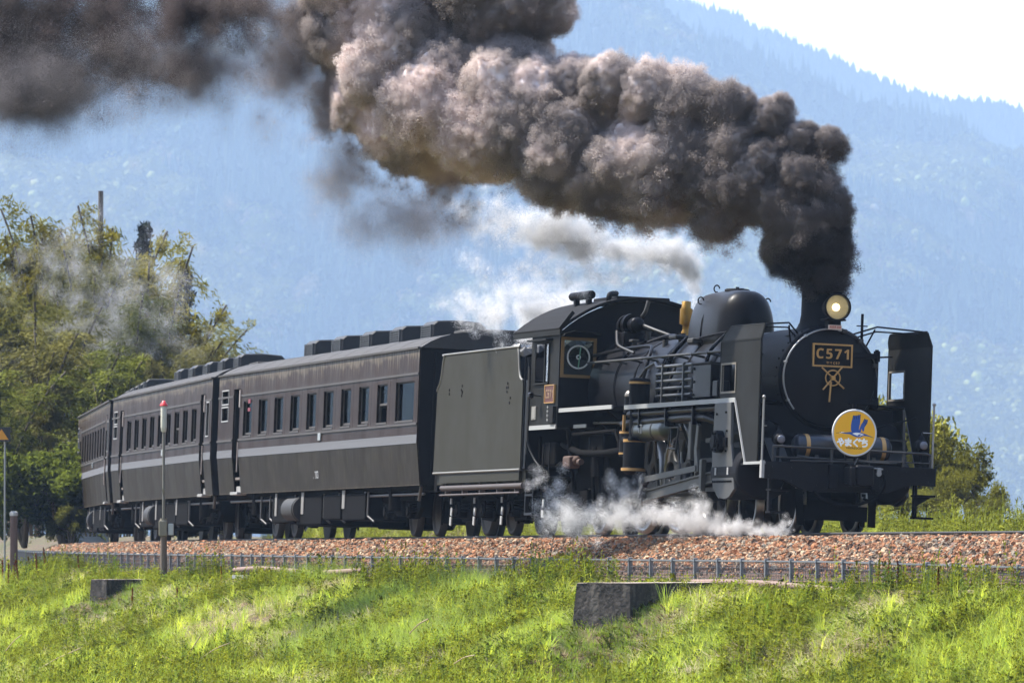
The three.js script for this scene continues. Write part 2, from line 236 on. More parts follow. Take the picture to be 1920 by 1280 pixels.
{ // two concrete wing walls of a culvert
  const cm = tex(512, 512, (u, v) => { const a = pf(u, v, 5, 61, 5), b = pf(u, v, 48, 62, 3), w = sstep(0.62, 0.8, pf(u, v * 0.3, 14, 66, 3)), k = (0.35 + 0.9 * a) * (0.5 + 1.0 * b); return [lerp(0.27 * k, 0.42, w * 0.5), lerp(0.245 * k, 0.39, w * 0.5), lerp(0.225 * k, 0.35, w * 0.5)]; }, true);
  const cMat = new THREE.MeshPhysicalMaterial({ map: cm, roughness: 0.95, bumpMap: fine, bumpScale: 0.012, side: THREE.DoubleSide }), lichen = M(0.42, 0.34, 0.28, 1, 0, { bumpMap: fine, bumpScale: 0.02 });
  const wall = (label, c, yaw, w, L, h, bat) => {
    const G = thing('culvert_wing_wall', label, 'concrete wall'); G.position.copy(c); G.rotation.y = yaw; // local: x along the end face, -z along the wall away, top at 0
    const nx = 10, q = (x0, x1, z0, z1, b) => { const g = new THREE.BoxGeometry(1, 1, 1, 8, 10, 16), p = g.attributes.position, u = g.attributes.uv; for (let i = 0; i < p.count; i++) { const X = p.getX(i) + 0.5, Y = p.getY(i) + 0.5, Z = p.getZ(i) + 0.5, k = (1 - Y) * b; let x = lerp(x0 - k, x1 + k * 0.1, X), y = -h + h * Y, z = lerp(z0, z1 + k * 0.3, Z); const n = (noise(x * 5, y * 5, z * 5) - 0.5) * 0.03; x += n; z += n; if (Y > 0.99) y += (noise(x * 3, z * 3, 5) - 0.5) * 0.02; u.setXY(i, (x + z) / 1.6, y / 1.6); p.setXYZ(i, x, y, z); } g.computeVertexNormals(); return g; };
    mesh('wall_block', q(-w, 0, -L, 0, bat), cMat, G);
    mesh('coping', [q(-w + 0.01, -0.01, -L, -0.01, 0).scale(1, 0.012, 1).translate(0, 0.012, 0)], lichen, G);
  };
  const a = at(1182, 1094, 95.5); wall('weathered concrete wing wall standing out of the grass right of centre', a, -0.62, 0.9, 2.7, 1.5, 0.17);
  const b = at(199, 1087, 130); wall('dark concrete wing wall half hidden by grass at the left', b, -0.75, 0.42, 1.6, 1.2, 0.1);
}
{ // lineside posts and signs
  const B = thing('warning_beacon', 'slim post with a cream cylinder lamp and red cap in front of the second coach', 'signal lamp'), c = at(306, 1076, 132); B.position.copy(c);
  mesh('concrete_post', [latheY([[-0.5, 0.075], [0, 0.07], [0.82, 0.06], [0.86, 0.055], [0.86, 0]], 16)], M(0.13, 0.1, 0.075, 0.9), B);
  mesh('pole', [cylY(0, 0, 0.8, 2.72, 0.026, 12)], M(0.16, 0.15, 0.12, 0.7), B);
  mesh('clamp', [box(-0.09, 0.07, 0.72, 1.02, -0.07, 0.08, 0.02), cylY(0, 0, 0.98, 1.06, 0.07, 14), box(-0.03, 0.02, 1.55, 1.62, -0.05, 0.05)], M(0.2, 0.18, 0.13, 0.8), B);
  mesh('junction_box', box(0.09, 0.19, 0.74, 0.96, -0.06, 0.06, 0.012), M(0.38, 0.4, 0.38, 0.6), B);
  mesh('lamp_body', [latheY([[2.7, 0.03], [2.72, 0.05], [2.78, 0.052], [2.78, 0.058], [3.2, 0.058], [3.2, 0]], 24), cylZ(0, 3.0, 0.04, 0.064, 0.02, 12)], M(0.5, 0.48, 0.38, 0.55), B);
  mesh('red_cap', latheY([[3.2, 0.075], [3.22, 0.075], [3.27, 0.04], [3.3, 0.022], [3.3, 0]], 24), M(0.6, 0.03, 0.03, 0.4), B);
  const S = thing('track_sign', 'square black sign with an orange triangle at the left edge of the photo', 'sign'), d = at(8, 1040, 150); S.position.copy(d);
  mesh('pole', cylY(0, 0, -0.6, 2.55, 0.022, 10), M(0.22, 0.23, 0.22, 0.6), S);
  mesh('board', box(-0.26, 0.12, 2.45, 2.76, 0.02, 0.04, 0.004), M(0.02, 0.022, 0.025, 0.5), S);
  mesh('triangle', slabXY(poly([[-0.23, 2.49], [0.08, 2.49], [-0.075, 2.72]]), 0.041, 0.046), M(0.62, 0.26, 0.02, 0.5), S);
  const K = thing('marker_stub', 'short brown post with a pale top in the weeds at the far left', 'post'), e = at(25, 1045, 150); K.position.copy(e);
  mesh('stub', [latheY([[-0.6, 0.085], [0.9, 0.08], [0.9, 0]], 16)], M(0.12, 0.075, 0.06, 0.9), K); mesh('cap', [latheY([[0.9, 0.09], [0.97, 0.09], [1.0, 0.06], [1.0, 0]], 16)], M(0.4, 0.38, 0.34, 0.7), K);
  const W = thing('equipment_cabinet', 'pale grey trackside cabinet behind the tail of the train', 'cabinet'), f = at(152, 1022, 196); W.position.copy(f);
  mesh('body', box(-0.2, 0.75, -0.3, 1.05, -0.5, 0, 0.02), M(0.36, 0.4, 0.45, 0.6), W); mesh('roof', [box(-0.25, 0.8, 1.05, 1.09, -0.55, 0.05, 0.01), latheY([[1.09, 0.09], [1.2, 0.07], [1.26, 0.04], [1.27, 0]], 14).translate(-0.05, 0, -0.1)], M(0.62, 0.63, 0.63, 0.5), W);
  mesh('door', box(-0.14, 0.66, 0.0, 0.95, 0.002, 0.02), M(0.33, 0.37, 0.42, 0.6), W);
}
// ---------------------------------------------------------------- the locomotive
const loco = thing('steam_locomotive', 'black steam locomotive with tall smoke deflectors and a lit headlight', 'locomotive');
onTrack(loco, 0, -2.5, -8.5, 0.08);
{
  const L = loco, BC = 2.34; // boiler centre height
  // boiler, smokebox, door
  const boiler = mesh('boiler', [cylX(-9.5, -3.2, BC, 0, 0.82, 48, 0.77), cylX(-10.72, -9.5, BC + 0.02, 0, 0.9, 48, 0.84), box(-10.72, -8.4, 1.5, 2.4, -0.72, 0.72, 0.1)], mat.gloss, L);
  for (const x of [-3.3, -4.55, -5.9, -7.25, -8.5, -9.5]) mesh('boiler_band', cylX(x - 0.035, x + 0.035, BC, 0, lerp(0.775, 0.826, (-3.2 - x) / 6.3) + 0.006, 48), mat.black, boiler);
  const sb = mesh('smokebox', [latheX([[-3.25, 0.77], [-3.2, 0.79], [-1.17, 0.79], [-1.14, 0.775], [-1.13, 0.74]], 56).translate(0, BC, 0), bolts(Array.from({ length: 36 }, (_, i) => { const a = i / 36 * 6.283; return [-1.28, BC + Math.cos(a) * 0.79, Math.sin(a) * 0.79]; }), 0.016, 0.03), box(-3.0, -1.4, 1.0, 1.75, -0.55, 0.55)], mat.black, L);
  const door = mesh('smokebox_door', latheX([[-1.14, 0.735], [-1.105, 0.735], [-1.09, 0.72], [-1.085, 0.69], [-1.05, 0.55], [-1.01, 0.36], [-0.985, 0.15], [-0.98, 0.0]], 56).translate(0, BC, 0), mat.gloss, L);
  mesh('door_hinge', [box(-1.12, -1.0, 2.66, 2.74, -0.72, -0.3, 0.01), box(-1.12, -1.0, 1.96, 2.04, -0.72, -0.3, 0.01), cylY(-1.08, -0.735, 1.9, 2.8, 0.03), cylY(-1.08, -0.735, 2.62, 2.78, 0.05), cylY(-1.08, -0.735, 1.92, 2.08, 0.05)], mat.black, door);
  mesh('door_handwheel', [torusX(-0.93, BC, 0, 0.115, 0.011), ...[40, 130, 220, 310].map((a) => { const c = Math.cos(a * Math.PI / 180), s = Math.sin(a * Math.PI / 180); return rod(V(-0.93, BC + s * 0.03, c * 0.03), V(-0.925, BC + s * 0.235, c * 0.235), 0.013); }), cylX(-0.99, -0.9, BC, 0, 0.035, 14), rod(V(-0.92, BC - 0.06, 0.03), V(-0.915, BC - 0.36, 0.05), 0.015)], mat.gold, door);
  const arc = (a0, a1, n = 26) => Array.from({ length: n }, (_, i) => { const a = lerp(a0, a1, i / (n - 1)); return V(-1.055, BC + Math.sin(a) * 0.74, Math.cos(a) * 0.74); });
  mesh('door_handrail', [tube(arc(1.9, -0.72), 0.014, 6, 40).translate(0, 0, 0), ...[1.75, 1.0, 0.3, -0.5].map((a) => cylX(-1.16, -1.04, BC + Math.sin(a) * 0.74, Math.cos(a) * 0.74, 0.02, 8))], M(0.34, 0.34, 0.34, 0.4, 0.5), door);
  mesh('door_handrail', [tube(arc(Math.PI - 1.45, Math.PI - 0.05), 0.013, 6, 30), ...[Math.PI - 1.3, Math.PI - 0.9, Math.PI - 0.3].map((a) => box(-1.16, -1.02, BC + Math.sin(a) * 0.74 - 0.03, BC + Math.sin(a) * 0.74 + 0.03, Math.cos(a) * 0.74 - 0.04, Math.cos(a) * 0.74 + 0.04, 0.01))], mat.iron, door);
  // number plate
  const plate = mesh('number_plate', box(-1.03, -1.0, 2.53, 2.83, -0.3, 0.29), mat.soot, L);
  plate.userData.label = 'front number plate with gold letters C571';
  mesh('plate_frame', [box(-1.03, -0.985, 2.83, 2.855, -0.32, 0.31), box(-1.03, -0.985, 2.505, 2.53, -0.32, 0.31), box(-1.03, -0.985, 2.53, 2.83, -0.32, -0.295), box(-1.03, -0.985, 2.53, 2.83, 0.285, 0.31)], mat.gold, plate);
  mesh('lettering', letters('C571', 0.15, 0.012, 0.042).rotateY(Math.PI / 2).translate(-1.0, 2.705, -0.005), mat.gold, plate);
  mesh('lettering', letters('C57', 0.036, 0.008, 0.012).rotateY(Math.PI / 2).translate(-1.0, 2.567, -0.07), mat.gold, plate);
  mesh('lettering', [box(-1.0, -0.992, 2.551, 2.585, 0.06, 0.064), box(-1.0, -0.992, 2.582, 2.586, 0.045, 0.09), box(-1.0, -0.992, 2.566, 2.57, 0.045, 0.09), box(-1.0, -0.992, 2.551, 2.585, 0.074, 0.078), box(-1.0, -0.992, 2.576, 2.58, -0.0, 0.036), box(-1.0, -0.992, 2.563, 2.567, 0.012, 0.036), box(-1.0, -0.992, 2.552, 2.586, 0.004, 0.008)], mat.gold, plate);
  // stack
  mesh('chimney', [latheY([[2.98, 0.5], [3.04, 0.42], [3.1, 0.335], [3.18, 0.295], [3.3, 0.275], [3.72, 0.272], [3.73, 0.285], [3.78, 0.285], [3.79, 0.272], [3.93, 0.275], [3.97, 0.29], [3.97, 0.22], [3.3, 0.22]], 40).translate(-1.68, 0, 0), box(-2.35, -1.9, 3.05, 3.2, -0.12, 0.12, 0.03)], mat.black, L);
  // headlight
  const hl = mesh('headlight', [latheX([[-1.2, 0.0], [-1.2, 0.1], [-1.17, 0.135], [-0.98, 0.15], [-0.93, 0.19], [-0.86, 0.2], [-0.84, 0.208], [-0.8, 0.208], [-0.8, 0.185], [-0.86, 0.18], [-0.93, 0.155], [-0.98, 0.1], [-1.0, 0.0]], 36).translate(0, 3.4, 0), box(-1.12, -0.92, 3.08, 3.25, -0.1, 0.1, 0.02), box(-1.15, -0.86, 3.2, 3.225, -0.16, 0.16, 0.01), box(-1.02, -0.84, 3.6, 3.625, -0.07, 0.07, 0.01)], mat.black, L);
  mesh('reflector', latheX([[-0.855, 0.178], [-0.9, 0.15], [-0.94, 0.11], [-0.965, 0.06], [-0.975, 0.0]], 30).translate(0, 3.4, 0), M(0.16, 0.155, 0.165, 0.5, 0.6), hl);
  const bulb = M(1, 0.75, 0.45, 0.5); bulb.emissive.setRGB(1, 0.66, 0.33); bulb.emissiveIntensity = 3.6;
  mesh('bulb', new THREE.SphereGeometry(0.06, 16, 12).translate(-0.9, 3.4, 0), bulb, hl);
  mesh('lens', new THREE.CylinderGeometry(0.184, 0.184, 0.012, 32).rotateZ(Math.PI / 2).translate(-0.815, 3.4, 0), mat.glass, hl);
  const lamp = new THREE.SpotLight(new THREE.Color(1, 0.8, 0.52), 2, 60, 0.35, 0.6); lamp.position.set(-0.85, 3.4, 0); lamp.target.position.set(20, 1.5, 0); lamp.castShadow = true; L.add(lamp, lamp.target);
  const np = mesh('name_plate', box(-0.93, -0.91, 3.065, 3.135, -0.105, 0.105), M(0.62, 0.5, 0.42, 0.6), L);
  mesh('lettering', [-0.075, -0.04, 0.0, 0.035, 0.07].flatMap((z, i) => [box(-0.91, -0.906, 3.08, 3.122, z - 0.012, z - 0.006), box(-0.91, -0.906, 3.112, 3.119, z - 0.012, z + 0.013), box(-0.91, -0.906, 3.094 + (i % 3) * 0.004, 3.1 + (i % 3) * 0.004, z - 0.012, z + 0.013), box(-0.91, -0.906, 3.08, 3.11, z + 0.006, z + 0.012)]), M(0.45, 0.05, 0.03, 0.6), np);
  mesh('bell_whistle', [cylY(-1.3, -0.56, 2.85, 3.34, 0.022, 10), box(-1.33, -1.27, 3.15, 3.165, -0.64, -0.48)], mat.black, L);
  // dome
  { const g = new THREE.SphereGeometry(1, 40, 26), p = g.attributes.position; for (let i = 0; i < p.count; i++) { let x = p.getX(i), y = p.getY(i), z = p.getZ(i); const sq = (v, e) => Math.sign(v) * Math.pow(Math.abs(v), e), hr = Math.hypot(x, z) || 1e-6, k = sq(hr, 0.62) / hr; x *= k; z *= k; p.setXYZ(i, -6.0 + x * 0.5 + Math.sign(x) * 0.6 * Math.min(1, Math.abs(x) * 3), 3.05 + (y > 0 ? sq(y, 0.95) * 0.775 : y * 0.3), z * 0.5); } g.computeVertexNormals();
    const dome = mesh('steam_dome', g, mat.gloss, L);
    mesh('dome_seam', slabZY(poly([[0.515, 2.9], [0.512, 3.15], [0.49, 3.35], [0.42, 3.56], [0.3, 3.72], [0.12, 3.81], [0, 3.832], [-0.12, 3.81], [-0.3, 3.72], [-0.42, 3.56], [-0.49, 3.35], [-0.512, 3.15], [-0.515, 2.9]]), -6.02, -5.99), mat.black, dome);
    mesh('hatch', [latheY([[3.8, 0.2], [3.84, 0.2], [3.855, 0.17], [3.86, 0]], 20).translate(-5.75, 0, 0), cylY(-5.75, 0.0, 3.85, 3.885, 0.03, 8), box(-5.95, -5.5, 3.84, 3.855, -0.03, 0.03)], mat.black, dome);
    for (const [x, y, z] of [[-5.05, 3.55, 0], [-6.5, 3.83, 0.1], [-6.3, 3.62, 0.42], [-5.3, 3.6, -0.36], [-6.9, 3.6, 0.1]]) mesh('lifting_hook', new THREE.TorusGeometry(0.055, 0.012, 6, 14, 5).rotateY(0.6).translate(x, y + 0.05, z), mat.black, dome);
  }
  // safety valves, generator, small fittings on the boiler top
  mesh('safety_valve', [latheY([[3.1, 0.07], [3.25, 0.07], [3.28, 0.05], [3.36, 0.05], [3.38, 0.1], [3.62, 0.1], [3.64, 0.075], [3.74, 0.075], [3.75, 0]], 14).translate(-8.2, 0, 0.06), latheY([[3.1, 0.06], [3.35, 0.05], [3.38, 0.085], [3.58, 0.085], [3.6, 0]], 14).translate(-8.45, 0, -0.1)], mat.brass, L);
  const gen = mesh('turbine_generator', [cylX(-10.35, -9.85, 3.4, 0.42, 0.15, 24), cylX(-9.97, -9.85, 3.4, 0.42, 0.19, 24), cylX(-10.25, -10.15, 3.4, 0.42, 0.175, 24), cylX(-9.85, -9.65, 3.4, 0.42, 0.12, 20), latheX([[-9.65, 0.12], [-9.6, 0.09], [-9.58, 0]], 20).translate(0, 3.4, 0.42), box(-10.3, -9.8, 3.05, 3.28, 0.25, 0.6, 0.02)], mat.gloss, L);
  mesh('exhaust_pipe', [tube([V(-9.9, 3.5, 0.3), V(-9.8, 3.62, 0.25), V(-9.8, 3.8, 0.2)], 0.035), tube([V(-9.65, 3.4, 0.35), V(-9.3, 3.3, 0.2), V(-9.0, 3.2, 0.0)], 0.03), tube([V(-10.2, 3.3, 0.6), V(-9.6, 3.05, 0.75), V(-8.8, 2.9, 0.72)], 0.022)], mat.iron, gen);
  mesh('steam_pipe', [tube([V(-10.6, 2.9, 0.85), V(-9.4, 2.98, 0.72), V(-8.3, 3.0, 0.6), V(-7.9, 2.8, 0.75), V(-7.8, 2.3, 0.9)], 0.03), tube([V(-7.1, 3.05, 0.42), V(-7.0, 2.8, 0.68), V(-7.0, 2.4, 0.84), V(-7.0, 2.05, 0.9)], 0.035), tube([V(-6.95, 3.1, 0.42), V(-6.8, 2.85, 0.68), V(-6.78, 2.4, 0.86), V(-6.8, 2.05, 0.95)], 0.035), tube([V(-5.0, 3.1, 0.4), V(-4.85, 2.85, 0.68), V(-4.8, 2.4, 0.84), V(-4.8, 2.05, 0.9)], 0.03), tube([V(-9.4, 3.1, 0.3), V(-9.1, 3.2, 0.1), V(-8.7, 3.2, 0.05)], 0.04)], mat.gloss, L);
  mesh('valve_fitting', [cylY(-9.35, 0.55, 2.95, 3.12, 0.04, 10), box(-9.45, -9.25, 3.1, 3.14, 0.5, 0.62, 0.01), cylY(-7.6, 0.3, 3.05, 3.2, 0.06, 10), box(-7.7, -7.3, 3.1, 3.16, 0.2, 0.5, 0.02), cylY(-8.0, 0.45, 2.95, 3.1, 0.05, 10), box(-6.2, -5.9, 2.98, 3.06, 0.44, 0.66, 0.02), cylY(-9.6, 0.25, 3.12, 3.3, 0.05, 8)], mat.iron, L);
  pair('handrail', ([path([V(-10.7, 2.78, 0.92), V(-2.4, 2.78, 0.86)], 0.02), ...[-10.0, -9.2, -8.4, -7.6, -6.8, -6.0, -5.2, -4.4, -3.6, -2.8].map((x) => rod(V(x, 2.74, 0.68), V(x, 2.78, 0.9), 0.022, 6))]), mat.iron, L);
  mesh('ladder_rail', [tube([V(-6.2, 3.05, 0.55), V(-4.8, 3.12, 0.5), V(-2.6, 3.14, 0.5)], 0.016, 6), rod(V(-3.2, 3.0, 0.42), V(-3.2, 3.14, 0.5), 0.014), rod(V(-4.6, 2.95, 0.45), V(-4.6, 3.12, 0.5), 0.014)], mat.black, L);
  // smoke deflectors
  for (const sd of [1, -1]) {
    const z = sd * 1.34, low = poly([[-0.3, 1.02], [-0.32, 2.86], [-2.26, 2.86], [-2.26, 1.98], [-1.45, 1.98], [-0.86, 1.02]], [rect(-2.17, -1.5, 2.1, 2.5)]);
    const d = mesh('smoke_deflector', [slabXY(low, z - 0.008, z + 0.008), slabXY(poly([[-0.32, 0], [-0.34, 0.2], [-0.4, 0.225], [-1.9, 0.235], [-2.1, 0.21], [-2.22, 0.12], [-2.26, 0]]), -0.008, 0.008).rotateX(-sd * 0.3).translate(0, 2.86, z)], mat.panel, L);
    mesh('edge_bead', [rod(V(-0.32, 1.02, z), V(-0.33, 2.86, z), 0.018), rod(V(-0.33, 2.86, z), V(-0.37, 3.06, z - sd * 0.06), 0.018), rod(V(-2.26, 1.98, z), V(-2.26, 2.86, z), 0.016), tube([V(-2.26, 2.86, z), V(-2.22, 2.97, z - sd * 0.03), V(-2.08, 3.06, z - sd * 0.062), V(-1.9, 3.085, z - sd * 0.07), V(-0.38, 3.075, z - sd * 0.066)], 0.014, 6, 30)], mat.panel, d);
    mesh('window_frame', [box(-2.2, -1.47, 2.5, 2.53, z - 0.02, z + 0.02), box(-2.2, -1.47, 2.07, 2.1, z - 0.02, z + 0.02), box(-2.2, -2.17, 2.1, 2.5, z - 0.02, z + 0.02), box(-1.5, -1.47, 2.1, 2.5, z - 0.02, z + 0.02), rod(V(-1.56, 2.18, z - 0.01), V(-1.56, 2.34, z - 0.01), 0.012)], M(0.16, 0.14, 0.11, 0.6), d);
    mesh('white_edge', [bar(V(-1.45, 1.96, z + sd * 0.012), V(-0.86, 1.0, z + sd * 0.012), 0.03, 0.04), box(-0.88, 0.0, 0.985, 1.025, z - 0.02, z + sd * 0.03 + 0.01)], mat.trim, d);
    mesh('stay', [path([V(-1.5, 3.0, sd * 0.38), V(-1.0, 3.14, sd * 0.7), V(-0.55, 3.08, z - sd * 0.07)], 0.013), path([V(-1.5, 2.95, sd * 0.42), V(-1.05, 3.07, sd * 0.7), V(-0.75, 3.05, z - sd * 0.07)], 0.012), rod(V(-1.2, 2.85, sd * 0.6), V(-1.05, 3.1, sd * 0.68), 0.014)], mat.black, d); mesh('stay', rod(V(-2.1, 2.75, z), V(-2.2, 2.7, sd * 0.7), 0.014), mat.black, d); mesh('stay', rod(V(-0.9, 1.8, z), V(-1.2, 1.6, sd * 0.7), 0.014), mat.black, d);
    mesh('crease_rib', box(-2.26, -0.32, 2.845, 2.87, z + sd * 0.004 - 0.012, z + sd * 0.004 + 0.012), mat.panel, d);
  }
  // front platform, beam
  const deck = mesh('front_platform', [box(-1.5, -0.06, 0.98, 1.015, -1.34, 1.34), box(-0.9, -0.25, 1.0, 1.1, -0.95, 0.9, 0.02), slabXY(poly([[-1.16, 1.0], [-1.16, 1.9], [-1.3, 1.9], [-1.3, 1.0]]), -1.0, 1.0)], mat.black, L);
  mesh('tread_plate', [slabXY(poly([[-0.5, 1.02], [-0.46, 1.02], [-0.95, 1.44], [-0.99, 1.44]]), -1.1, -0.7), box(-0.99, -0.6, 1.43, 1.45, -1.1, -0.66), slabXY(poly([[-0.5, 1.02], [-0.46, 1.02], [-0.95, 1.4], [-0.99, 1.4]]), 0.78, 1.05)], mat.iron, deck);
  const beam = mesh('front_beam', slabZY(poly([[1.36, 0.78], [1.36, 1.03], [-1.36, 1.03], [-1.36, 0.76], [-1.0, 0.76], [-0.62, 0.63], [0.5, 0.6], [0.78, 0.64], [1.02, 0.76]]), -0.06, 0, 0.006), mat.gloss, L);
  mesh('beam_bolts', bolts([[-1.2, 0.95], [-0.9, 0.95], [-0.6, 0.95], [-0.9, 0.72], [-0.5, 0.7], [0.5, 0.7], [0.9, 0.75], [0.6, 0.95], [0.9, 0.95], [1.2, 0.95], [1.25, 0.82], [-1.25, 0.82]].map(([z, y]) => [0.005, y, z]), 0.016, 0.02, 'x'), mat.gloss, beam);
  mesh('white_end', box(-0.07, 0.02, 0.78, 1.04, 1.34, 1.385), mat.trim, beam);
  const cp = mesh('coupler', [box(0, 0.28, 0.74, 1.0, -0.22, 0.1, 0.03), box(0.2, 0.46, 0.7, 1.02, -0.24, 0.06, 0.05), box(0.34, 0.5, 0.72, 0.99, 0.06, 0.16, 0.03), cylY(0.42, 0.1, 0.7, 1.02, 0.045), box(0, 0.06, 0.66, 1.02, 0.2, 0.34, 0.01), box(0, 0.06, 0.66, 1.02, -0.46, -0.32, 0.01), box(0.02, 0.16, 1.01, 1.05, -0.2, 0.1, 0.01)], mat.gloss, L);
  mesh('release_lever', [path([V(0.05, 1.07, -0.6), V(0.07, 1.08, -0.1), V(0.2, 1.12, -0.05), V(0.22, 1.02, 0)], 0.014), rod(V(0.05, 1.07, -0.1), V(0.05, 1.05, 0.95), 0.012)], mat.iron, cp);
  const hose = mesh('air_hose', tube([V(0.02, 0.9, -0.44), V(0.12, 0.86, -0.5), V(0.16, 0.7, -0.48), V(0.17, 0.52, -0.3), V(0.16, 0.42, -0.02), V(0.12, 0.42, 0.25), V(0.06, 0.52, 0.46), V(0.02, 0.62, 0.56)], 0.026, 8, 50), mat.under, L);
  mesh('angle_cock', [cylX(0, 0.1, 0.91, -0.43, 0.04, 12), box(0.04, 0.09, 0.93, 1.0, -0.47, -0.4, 0.01), rod(V(0.06, 0.98, -0.5), V(0.07, 0.99, -0.36), 0.012)], M(0.3, 0.3, 0.3, 0.45, 0.6), hose);
  const tank = mesh('front_air_tank', latheX([[-0.78, 0], [-0.78, 0.1], [-0.74, 0.16], [-0.7, 0.175], [0.66, 0.175], [0.7, 0.16], [0.74, 0.1], [0.74, 0]], 36).rotateY(Math.PI / 2).translate(-0.42, 1.29, -0.02), M(0.02, 0.022, 0.03, 0.28, 0, { bumpMap: oil, bumpScale: 0.004 }), L);
  for (const z of [0.57, -0.62]) mesh('brass_band', [cylZ(-0.42, 1.29, z - 0.03, z + 0.03, 0.181, 32)], mat.gold, tank);
  mesh('tank_saddle', [box(-0.56, -0.28, 1.02, 1.16, 0.4, 0.46), box(-0.56, -0.28, 1.02, 1.16, -0.5, -0.44), box(-0.5, -0.3, 1.02, 1.06, -0.8, 0.8), path([V(-0.25, 1.13, 0.75), V(-0.2, 1.1, 0.4), V(-0.2, 1.08, -0.8)], 0.018)], mat.iron, tank);
  for (const z of [1.06, -1.18]) { const m = mesh('marker_lamp', [new THREE.SphereGeometry(0.085, 18, 12).translate(-0.16, 1.37, z), cylX(-0.3, -0.16, 1.37, z, 0.08, 18), cylY(-0.22, z, 1.02, 1.3, 0.025, 8), latheY([[1.45, 0.06], [1.48, 0.04], [1.5, 0.04], [1.52, 0.012], [1.56, 0.02], [1.57, 0]], 12).translate(-0.2, 0, z)], mat.black, L); mesh('lens', new THREE.SphereGeometry(0.062, 16, 10).scale(0.4, 1, 1).translate(-0.085, 1.365, z), M(0.12, 0.12, 0.14, 0.15), m); }
  mesh('front_handrail', [path([V(-0.03, 1.02, 1.2), V(-0.03, 1.25, 1.2), V(-0.03, 1.26, 1.14), V(-0.03, 1.24, -1.2), V(-0.03, 1.22, -1.27), V(-0.03, 1.02, -1.27)], 0.017), ...[0.28, -0.3, -0.85].map((z) => rod(V(-0.03, 1.02, z), V(-0.03, 1.25, z), 0.024, 8)), rod(V(-0.03, 1.1, 1.2), V(-0.03, 1.1, -1.27), 0.01)], mat.iron, L);
  for (const z of [1.345, -1.33]) mesh('hand_pole', [rod(V(-0.1, 1.0, z), V(-0.1, 1.96, z), 0.017, 8), new THREE.SphereGeometry(0.028, 12, 8).translate(-0.1, 1.98, z), rod(V(-0.1, 1.55, z), V(-0.3, 1.56, z - Math.sign(z) * 0.12), 0.009, 6)], M(0.3, 0.29, 0.27, 0.45, 0.5), L);
  for (const z of [1.14, -1.14]) { const s = mesh('step_hanger', [box(-0.34, -0.26, 0.28, 0.8, z - 0.025, z + 0.025), slabZY(poly([[z, 0.62], [z - 0.26, 0.62], [z - 0.26, 0.6], [z - 0.03, 0.46], [z, 0.46]]), -0.32, -0.3)], mat.black, L); mesh('step', [box(-0.4, -0.16, 0.6, 0.63, z - 0.28, z + 0.03), box(-0.4, -0.16, 0.27, 0.3, z - 0.26, z + 0.03)], mat.black, s); }
  // frames and the leading truck
  mesh('main_frame', both([slabXY(poly([[-0.1, 0.7], [-0.1, 0.98], [-1.6, 1.0], [-3.6, 1.2], [-9.6, 1.2], [-12.3, 1.05], [-12.3, 0.6], [-9.7, 0.62], [-9.2, 0.45], [-4.0, 0.45], [-3.7, 0.7]]), 0.36, 0.42), box(-12.0, -3.0, 0.62, 0.72, 0, 0.36)]), mat.dark, L);
  function axle(x, r, kind, name = 'wheelset') {
    const w = mesh(name, both([cylZ(x, r, 0, 0.42, 0.075, 16)]), mat.under, L);
    for (const sd of [1, -1]) {
      const z = sd * 0.49, g = [];
      if (kind === 'driver') {
        const holes = []; for (let i = 0; i < 7; i++) { const a = i / 7 * 6.283 + 0.2, c = [Math.cos(a) * r * 0.56, Math.sin(a) * r * 0.56], h = new THREE.Path(); h.absellipse(c[0], c[1], r * 0.23, r * 0.155, 0, Math.PI * 2, false, a); holes.push(h); }
        const sh = new THREE.Shape(); sh.absarc(0, 0, r * 0.87, 0, Math.PI * 2); sh.holes.push(...holes);
        g.push(slabXY(sh, z - 0.055, z + 0.055, 0.018, 26).translate(x, r, 0), cylZ(x, r, z - 0.09, z + 0.09, 0.17, 24), slabXY((() => { const c = new THREE.Shape(); c.absarc(0, 0, r * 0.86, 0.95, 2.2); c.closePath(); return c; })(), z - 0.075, z + 0.075, 0.01, 16).translate(x, r, 0), cylZ(x + 0.03, r - 0.31, z - 0.1, z + sd * 0.2, 0.085, 18));
      } else g.push(new THREE.LatheGeometry([[0, -0.05], [0.12, -0.09], [0.13, -0.05], [r * 0.55, -0.02], [r * 0.86, -0.05], [r * 0.86, 0.05], [r * 0.55, 0.03], [0.13, 0.07], [0.12, 0.11], [0, 0.11]].map((p) => new THREE.Vector2(p[0], p[1])), 32).rotateX(Math.PI / 2 * sd).translate(x, r, z));
      mesh('wheel', g, kind === 'driver' ? M(0.045, 0.042, 0.04, 0.55, 0, { bumpMap: oil, bumpScale: 0.0008 }) : mat.under, w);
      mesh('tyre', new THREE.LatheGeometry([[r * 0.86, -0.068], [r + 0.028, -0.068], [r + 0.028, -0.042], [r + 0.004, -0.034], [r - 0.004, 0.062], [r * 0.86, 0.068], [r * 0.86, -0.068]].map((p) => new THREE.Vector2(p[0], p[1])), 48).rotateX(Math.PI / 2 * sd).translate(x, r, z), mat.steel, w);
    }
  }
  axle(-1.2, 0.47, 'truck', 'leading_wheelset'); axle(-3.15, 0.47, 'truck', 'leading_wheelset');
  for (const x of [-4.85, -6.7, -8.55]) axle(x, 0.875, 'driver', 'driving_wheelset');
  axle(-10.95, 0.56, 'truck', 'trailing_wheelset');
